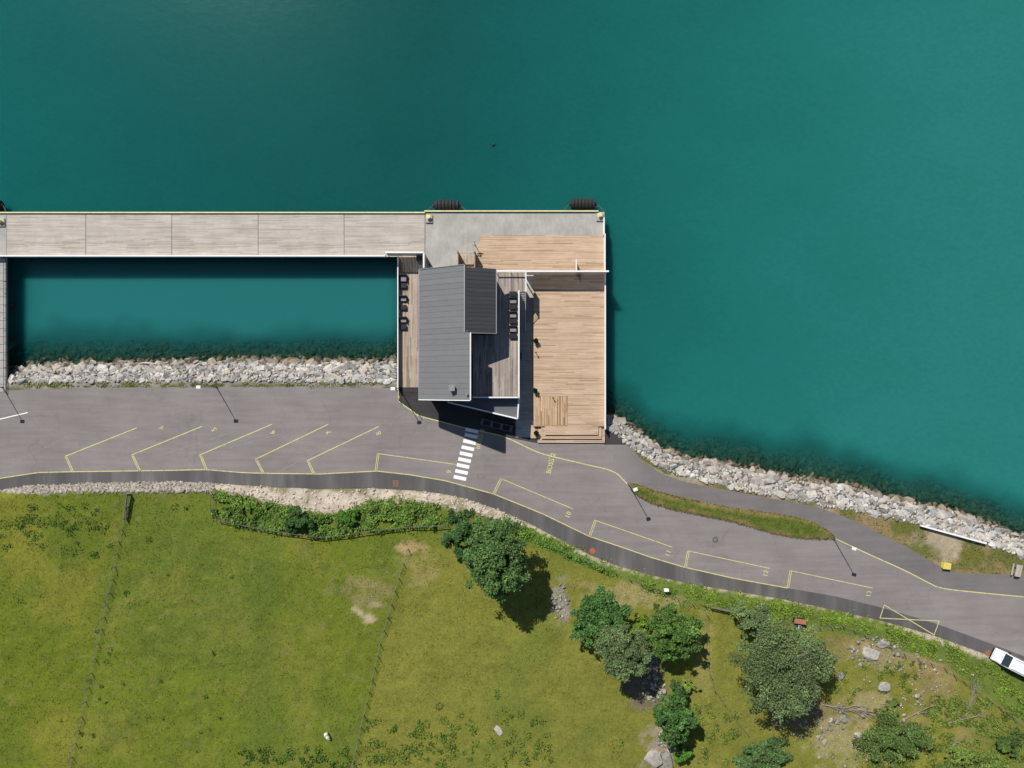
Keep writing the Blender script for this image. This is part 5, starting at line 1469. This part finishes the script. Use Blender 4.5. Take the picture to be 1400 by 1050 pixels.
# meadow grass: short tufts all over, coloured by the ground they grow from
def tufts(n, ok, name, label, size=(.08,.22), h=(.0,.05)):
    X = rng.uniform(-86, 86, n); Y = rng.uniform(-66, 0, n)
    Z = height(X, Y); keep = ok(X, Y, Z); X, Y, Z = X[keep], Y[keep], Z[keep]; n = len(X)
    C = ground_colour(X, Y, Z)
    C = C*meadow_gain(X, Y, Z)[:, None]
    lump = fbm(X, Y, .8, 3)
    keep = lump + rng.uniform(-.25, .25, n) > .42
    X, Y, Z, C, lump = X[keep], Y[keep], Z[keep], C[keep], lump[keep]; n = len(X)
    P = np.stack([X, Y, Z + rng.uniform(*h, n)*(.3+lump)], 1)
    v, f, _ = cards(P, rng.uniform(*size, n), 2.0, .5)
    C = C*rng.uniform(.82,1.24,(n,1))*np.array([.99,1.05,.72])
    me = np_mesh(name, v, f, np.repeat(C, 4, 0)); return tag(link(name, me, M['grass']), label, 'grass', None, 'stuff')
def meadow(X, Y, Z):
    px = 700 + X*F/(CAM-Z); py = 525 - Y*F/(CAM-Z)
    g = np.interp(px, *np.array(GRAVEL).T)
    bare = (((px-500)/22)**2+((py-840)/12)**2 < .5)
    return (py > g+3) & ~bare
tufts(190000, meadow, 'grass', 'short meadow grass covering the paddocks')
def isle(X, Y, Z): return in_poly(ISL, X, Y)
X0 = tufts  # verge tufts on the island sit on its own crown
def shoredry(X, Y, Z):
    px = 700 + X*F/CAM; py = 525 - Y*F/CAM
    q = ((px-1292)/24)**2 + ((py-742)/24)**2
    return (px > 1130) & (Y > yN(X)+.1) & (Y < yC(X)-.2) & (q > .9)
tufts(60000, shoredry, 'dry_grass', 'dry brownish grass between the footpath and the rock bank', (.08,.2), (.06,.25))
n = 26000
X = rng.uniform(W(858,0).x, W(1145,0).x, n); Y = rng.uniform(W(0,740).y, W(0,657).y, n); k = in_poly(ISL, X, Y); X, Y = X[k], Y[k]; n = len(X)
C = island_colour(X, Y)*rng.uniform(.75,1.3,(n,1))
v, f, _ = cards(np.stack([X,Y,.06+rng.uniform(0,.12,n)],1), rng.uniform(.05,.14,n), .2)
tag(link('island_grass', np_mesh('island_grass', v, f, np.repeat(C,4,0)), M['grass']), 'short grass growing on the narrow island by the footpath', 'grass', None, 'stuff')

# ------------------------------------------------------------------ fences
post_me = MB().tube((0,0,-.25),(0,0,1.2), .062, .055, 7).mesh('post'); post_me.materials.append(M['post_wood'])
def wire_fence(pts, label, spacing=2.05, wires=4, brace=False, rails=False):
    g0 = ground(*pts[0]); e = empty('wire_fence', g0, label, 'fence')
    P = [ground(*p) for p in pts]; path = []
    for a, b in zip(P[:-1], P[1:]):
        n = max(1, round((b-a).length/spacing))
        for k in range(n):
            q = a.lerp(b, k/n); path.append(Vector((q.x, q.y, float(height(q.x, q.y)))))
    path.append(P[-1])
    for q in path:
        o = bpy.data.objects.new('post', post_me); col.objects.link(o); o.parent = e
        o.location = q - e.location; o.rotation_euler = (random.gauss(0,.05), random.gauss(0,.05), random.uniform(0,6)); o.scale = (1,1,random.uniform(.9,1.1))
    for w in range(wires):
        m = MB(); z = Vector((0,0,.25+.8*w/(max(1,wires-1))))
        for a, b in zip(path[:-1], path[1:]): m.beam(a+z, b+z, .016, .016)
        m.build('wire', M['wire'], e)
    if rails:
        m = MB()
        for a, b in zip(path[:-1], path[1:]): m.beam(a+Vector((0,0,1.0)), b+Vector((0,0,1.0)), .05, .14)
        m.build('top_rail', M['post_wood'], e)
    return e
wire_fence([(178,676),(172,708),(163,740),(150,810),(139,860),(126,920),(112,980),(95,1052)], 'wire fence with thin posts dividing the left and middle paddocks')
wire_fence([(558,750),(545,790),(520,880),(505,945),(490,1010),(480,1056)], 'wire fence with thin posts dividing the middle and dry paddocks')
wire_fence([(292,676),(291,696),(300,709),(345,719),(405,729),(440,733),(475,730),(510,724),(560,719),(612,717)], 'wire fence with timber rail along the foot of the bramble hedge', 2.0, 3, rails=True)
wire_fence([(735,738),(775,755),(820,772),(860,790),(905,808),(945,824),(962,826)], 'wire fence along the verge below bays 10 to 12', 2.2, 3)
wire_fence([(1102,858),(1150,853),(1195,872),(1235,893),(1290,912),(1330,940),(1365,965),(1400,992),(1450,1030)], 'wire fence crossing the dry stony rise below the van', 2.2, 4)
wire_fence([(965,838),(966,870),(965,905),(975,940),(1000,975),(1020,1000)], 'sagging wire fence running down past the largest tree', 2.6, 3)
# stile-like gate frames
def gate(px, py, rz, label, w=3.2, h=1.15, n=5):
    g = ground(px, py); e = empty('field_gate', (g.x, g.y, g.z), label, 'gate', rz=R(rz))
    for k in range(n): MB().box(-w/2,w/2,-.03,.03,.18+k*.22,.27+k*.22).build('rail', M['post_wood'], e, loc=(0,0,0))
    for x in (-w/2, w/2): MB().box(x-.06,x+.06,-.06,.06,-.2,h+.1).build('post', M['post_wood'], e, loc=(0,0,0))
    MB().beam((-w/2,-.05,.2),(w/2,-.05,h),.05,.08).build('brace', M['post_wood'], e, loc=(0,0,0))
gate(176, 692, 82, 'narrow field gate at the road end of the left paddock fence', 4.0); gate(984, 831, -12, 'weathered field gate in the fence by the verge', 3.4)
# leaning broken post by the hedge corner
g = ground(291, 676); e = empty('broken_post', (g.x, g.y, g.z), 'pale broken post lying at the hedge corner by the stone wall', 'post')
MB().tube((-.5,.6,.1),(.45,-.9,.25), .09, .06, 7).build('stick', M['deadwood'], e, loc=(0,0,0)); MB().tube((-.2,.2,.12),(.5,.3,.2), .06, .03, 6).build('stub', M['deadwood'], e, loc=(0,0,0))
# fallen branches
def dead_branch(px, py, label, seed, n, ln, ang, spread=.5, main=.10):
    g = ground(px, py); e = empty('fallen_branch', (g.x, g.y, g.z), label, 'branch'); r = random.Random(seed)
    d = Vector((math.cos(R(ang)), math.sin(R(ang)), 0)); m = MB()
    m.tube(-d*ln*.5+Vector((0,0,.2)), d*ln*.5+Vector((0,0,.35)), main, main*.4, 7); m.build('stem', M['deadwood'], e, loc=(0,0,0))
    m = MB()
    for i in range(n):
        s = d*ln*r.uniform(-.4,.45)+Vector((0,0,.25)); a = R(ang)+r.gauss(0, spread); l = ln*r.uniform(.25,.6)
        mid = s+Vector((math.cos(a)*l*.5, math.sin(a)*l*.5, r.uniform(.05,.35))); en = mid+Vector((math.cos(a+r.gauss(0,.3))*l*.5, math.sin(a+r.gauss(0,.3))*l*.5, r.uniform(-.25,.15)))
        m.tube(s, mid, main*.42, main*.3, 5); m.tube(mid, en, main*.3, .012, 5)
    m.build('twigs', M['deadwood'], e, loc=(0,0,0))
dead_branch(1160, 968, 'bare fallen branch with many twigs beside the largest tree', 1, 26, 8.5, -8, .4)
dead_branch(1250, 975, 'single bare branch lying across the dry grass', 2, 6, 4.6, 28, .3)
dead_branch(1325, 958, 'upright spray of bare pale twigs below the van fence', 3, 20, 6.0, 74, .22, .07)
dead_branch(1318, 982, 'thin bare branch crossing the spray of twigs', 4, 6, 5.5, 14, .3, .07)
dead_branch(1300, 1020, 'small heap of pale twigs above the low thicket', 5, 14, 2.8, 60, 1.0, .06)
dead_branch(900, 1013, 'short pale stick at the head of the whitish boulder', 6, 2, 1.8, -35, .3, .07)

# ------------------------------------------------------------------ the sheep
g = ground(448.5, 1004)
e = empty('sheep', (g.x, g.y, g.z), 'single cream-white sheep grazing in the middle paddock', 'sheep', rz=R(-58))
V = [(0,0,.66),(-.25,0,.68),(-.52,0,.66),(.28,0,.68),(.5,0,.64),(.66,0,.52),(.80,0,.33),(.90,0,.22),
     (.36,.15,.45),(.36,.15,.22),(.37,.15,.02),(.36,-.15,.45),(.36,-.15,.22),(.37,-.15,.02),
     (-.40,.15,.45),(-.46,.15,.24),(-.42,.15,.02),(-.40,-.15,.45),(-.46,-.15,.24),(-.42,-.15,.02),(-.62,0,.52)]
E = [(0,1),(1,2),(0,3),(3,4),(4,5),(5,6),(6,7),(3,8),(8,9),(9,10),(3,11),(11,12),(12,13),(1,14),(14,15),(15,16),(1,17),(17,18),(18,19),(2,20)]
RAD = [.30,.31,.26,.29,.21,.13,.095,.06,.11,.05,.045,.11,.05,.045,.12,.055,.045,.12,.055,.045,.06]
me = bpy.data.meshes.new('body'); me.from_pydata(V, E, []); me.materials.append(M['wool'])
o = bpy.data.objects.new('body', me); col.objects.link(o); o.parent = e
sk = o.modifiers.new('skin', 'SKIN'); sk.use_smooth_shade = True
for i, rr in enumerate(RAD): me.skin_vertices[0].data[i].radius = (rr, rr)
me.skin_vertices[0].data[0].use_root = True
ss_ = o.modifiers.new('sub', 'SUBSURF'); ss_.levels = 2; ss_.render_levels = 2
for s in (-1, 1): MB().add([(.72,s*.08,.46),(.70,s*.24,.44),(.76,s*.18,.36),(.74,s*.10,.40)], [(0,1,2,3)]).build('ear', M['wool'], e, loc=(0,0,0))

# ------------------------------------------------------------------ repeats share a group
GROUPS = {'street_lamp': 'street lamps along the road', 'manhole_cover': 'manhole covers in the road', 'drain_grate': 'drains in the road', 'lounge_chair': 'wicker lounge chairs on the terminal decks',
          'shade_table': 'low tables on the terminal decks', 'potted_plant': 'potted shrubs along the sun deck', 'post_light': 'slim post lights around the terminal', 'mooring_bollard': 'mooring bollards on the quay edge',
          'tyre_fender': 'tyre fenders on the quay face', 'barrier_post': 'barrier posts on the yellow line', 'rock_bank': 'rock banks on the shore', 'boulder': 'boulders in the fields', 'broadleaf_tree': 'trees below the road',
          'leafy_bush': 'bushes below the road', 'wire_fence': 'wire fences around the paddocks', 'field_gate': 'field gates', 'fallen_branch': 'fallen branches on the slope', 'security_fence': 'tall port fences'}
for o in scene.objects:
    if o.parent is None and 'label' in o.keys():
        k = o.name.split('.')[0]
        if k in GROUPS: o['group'] = GROUPS[k]
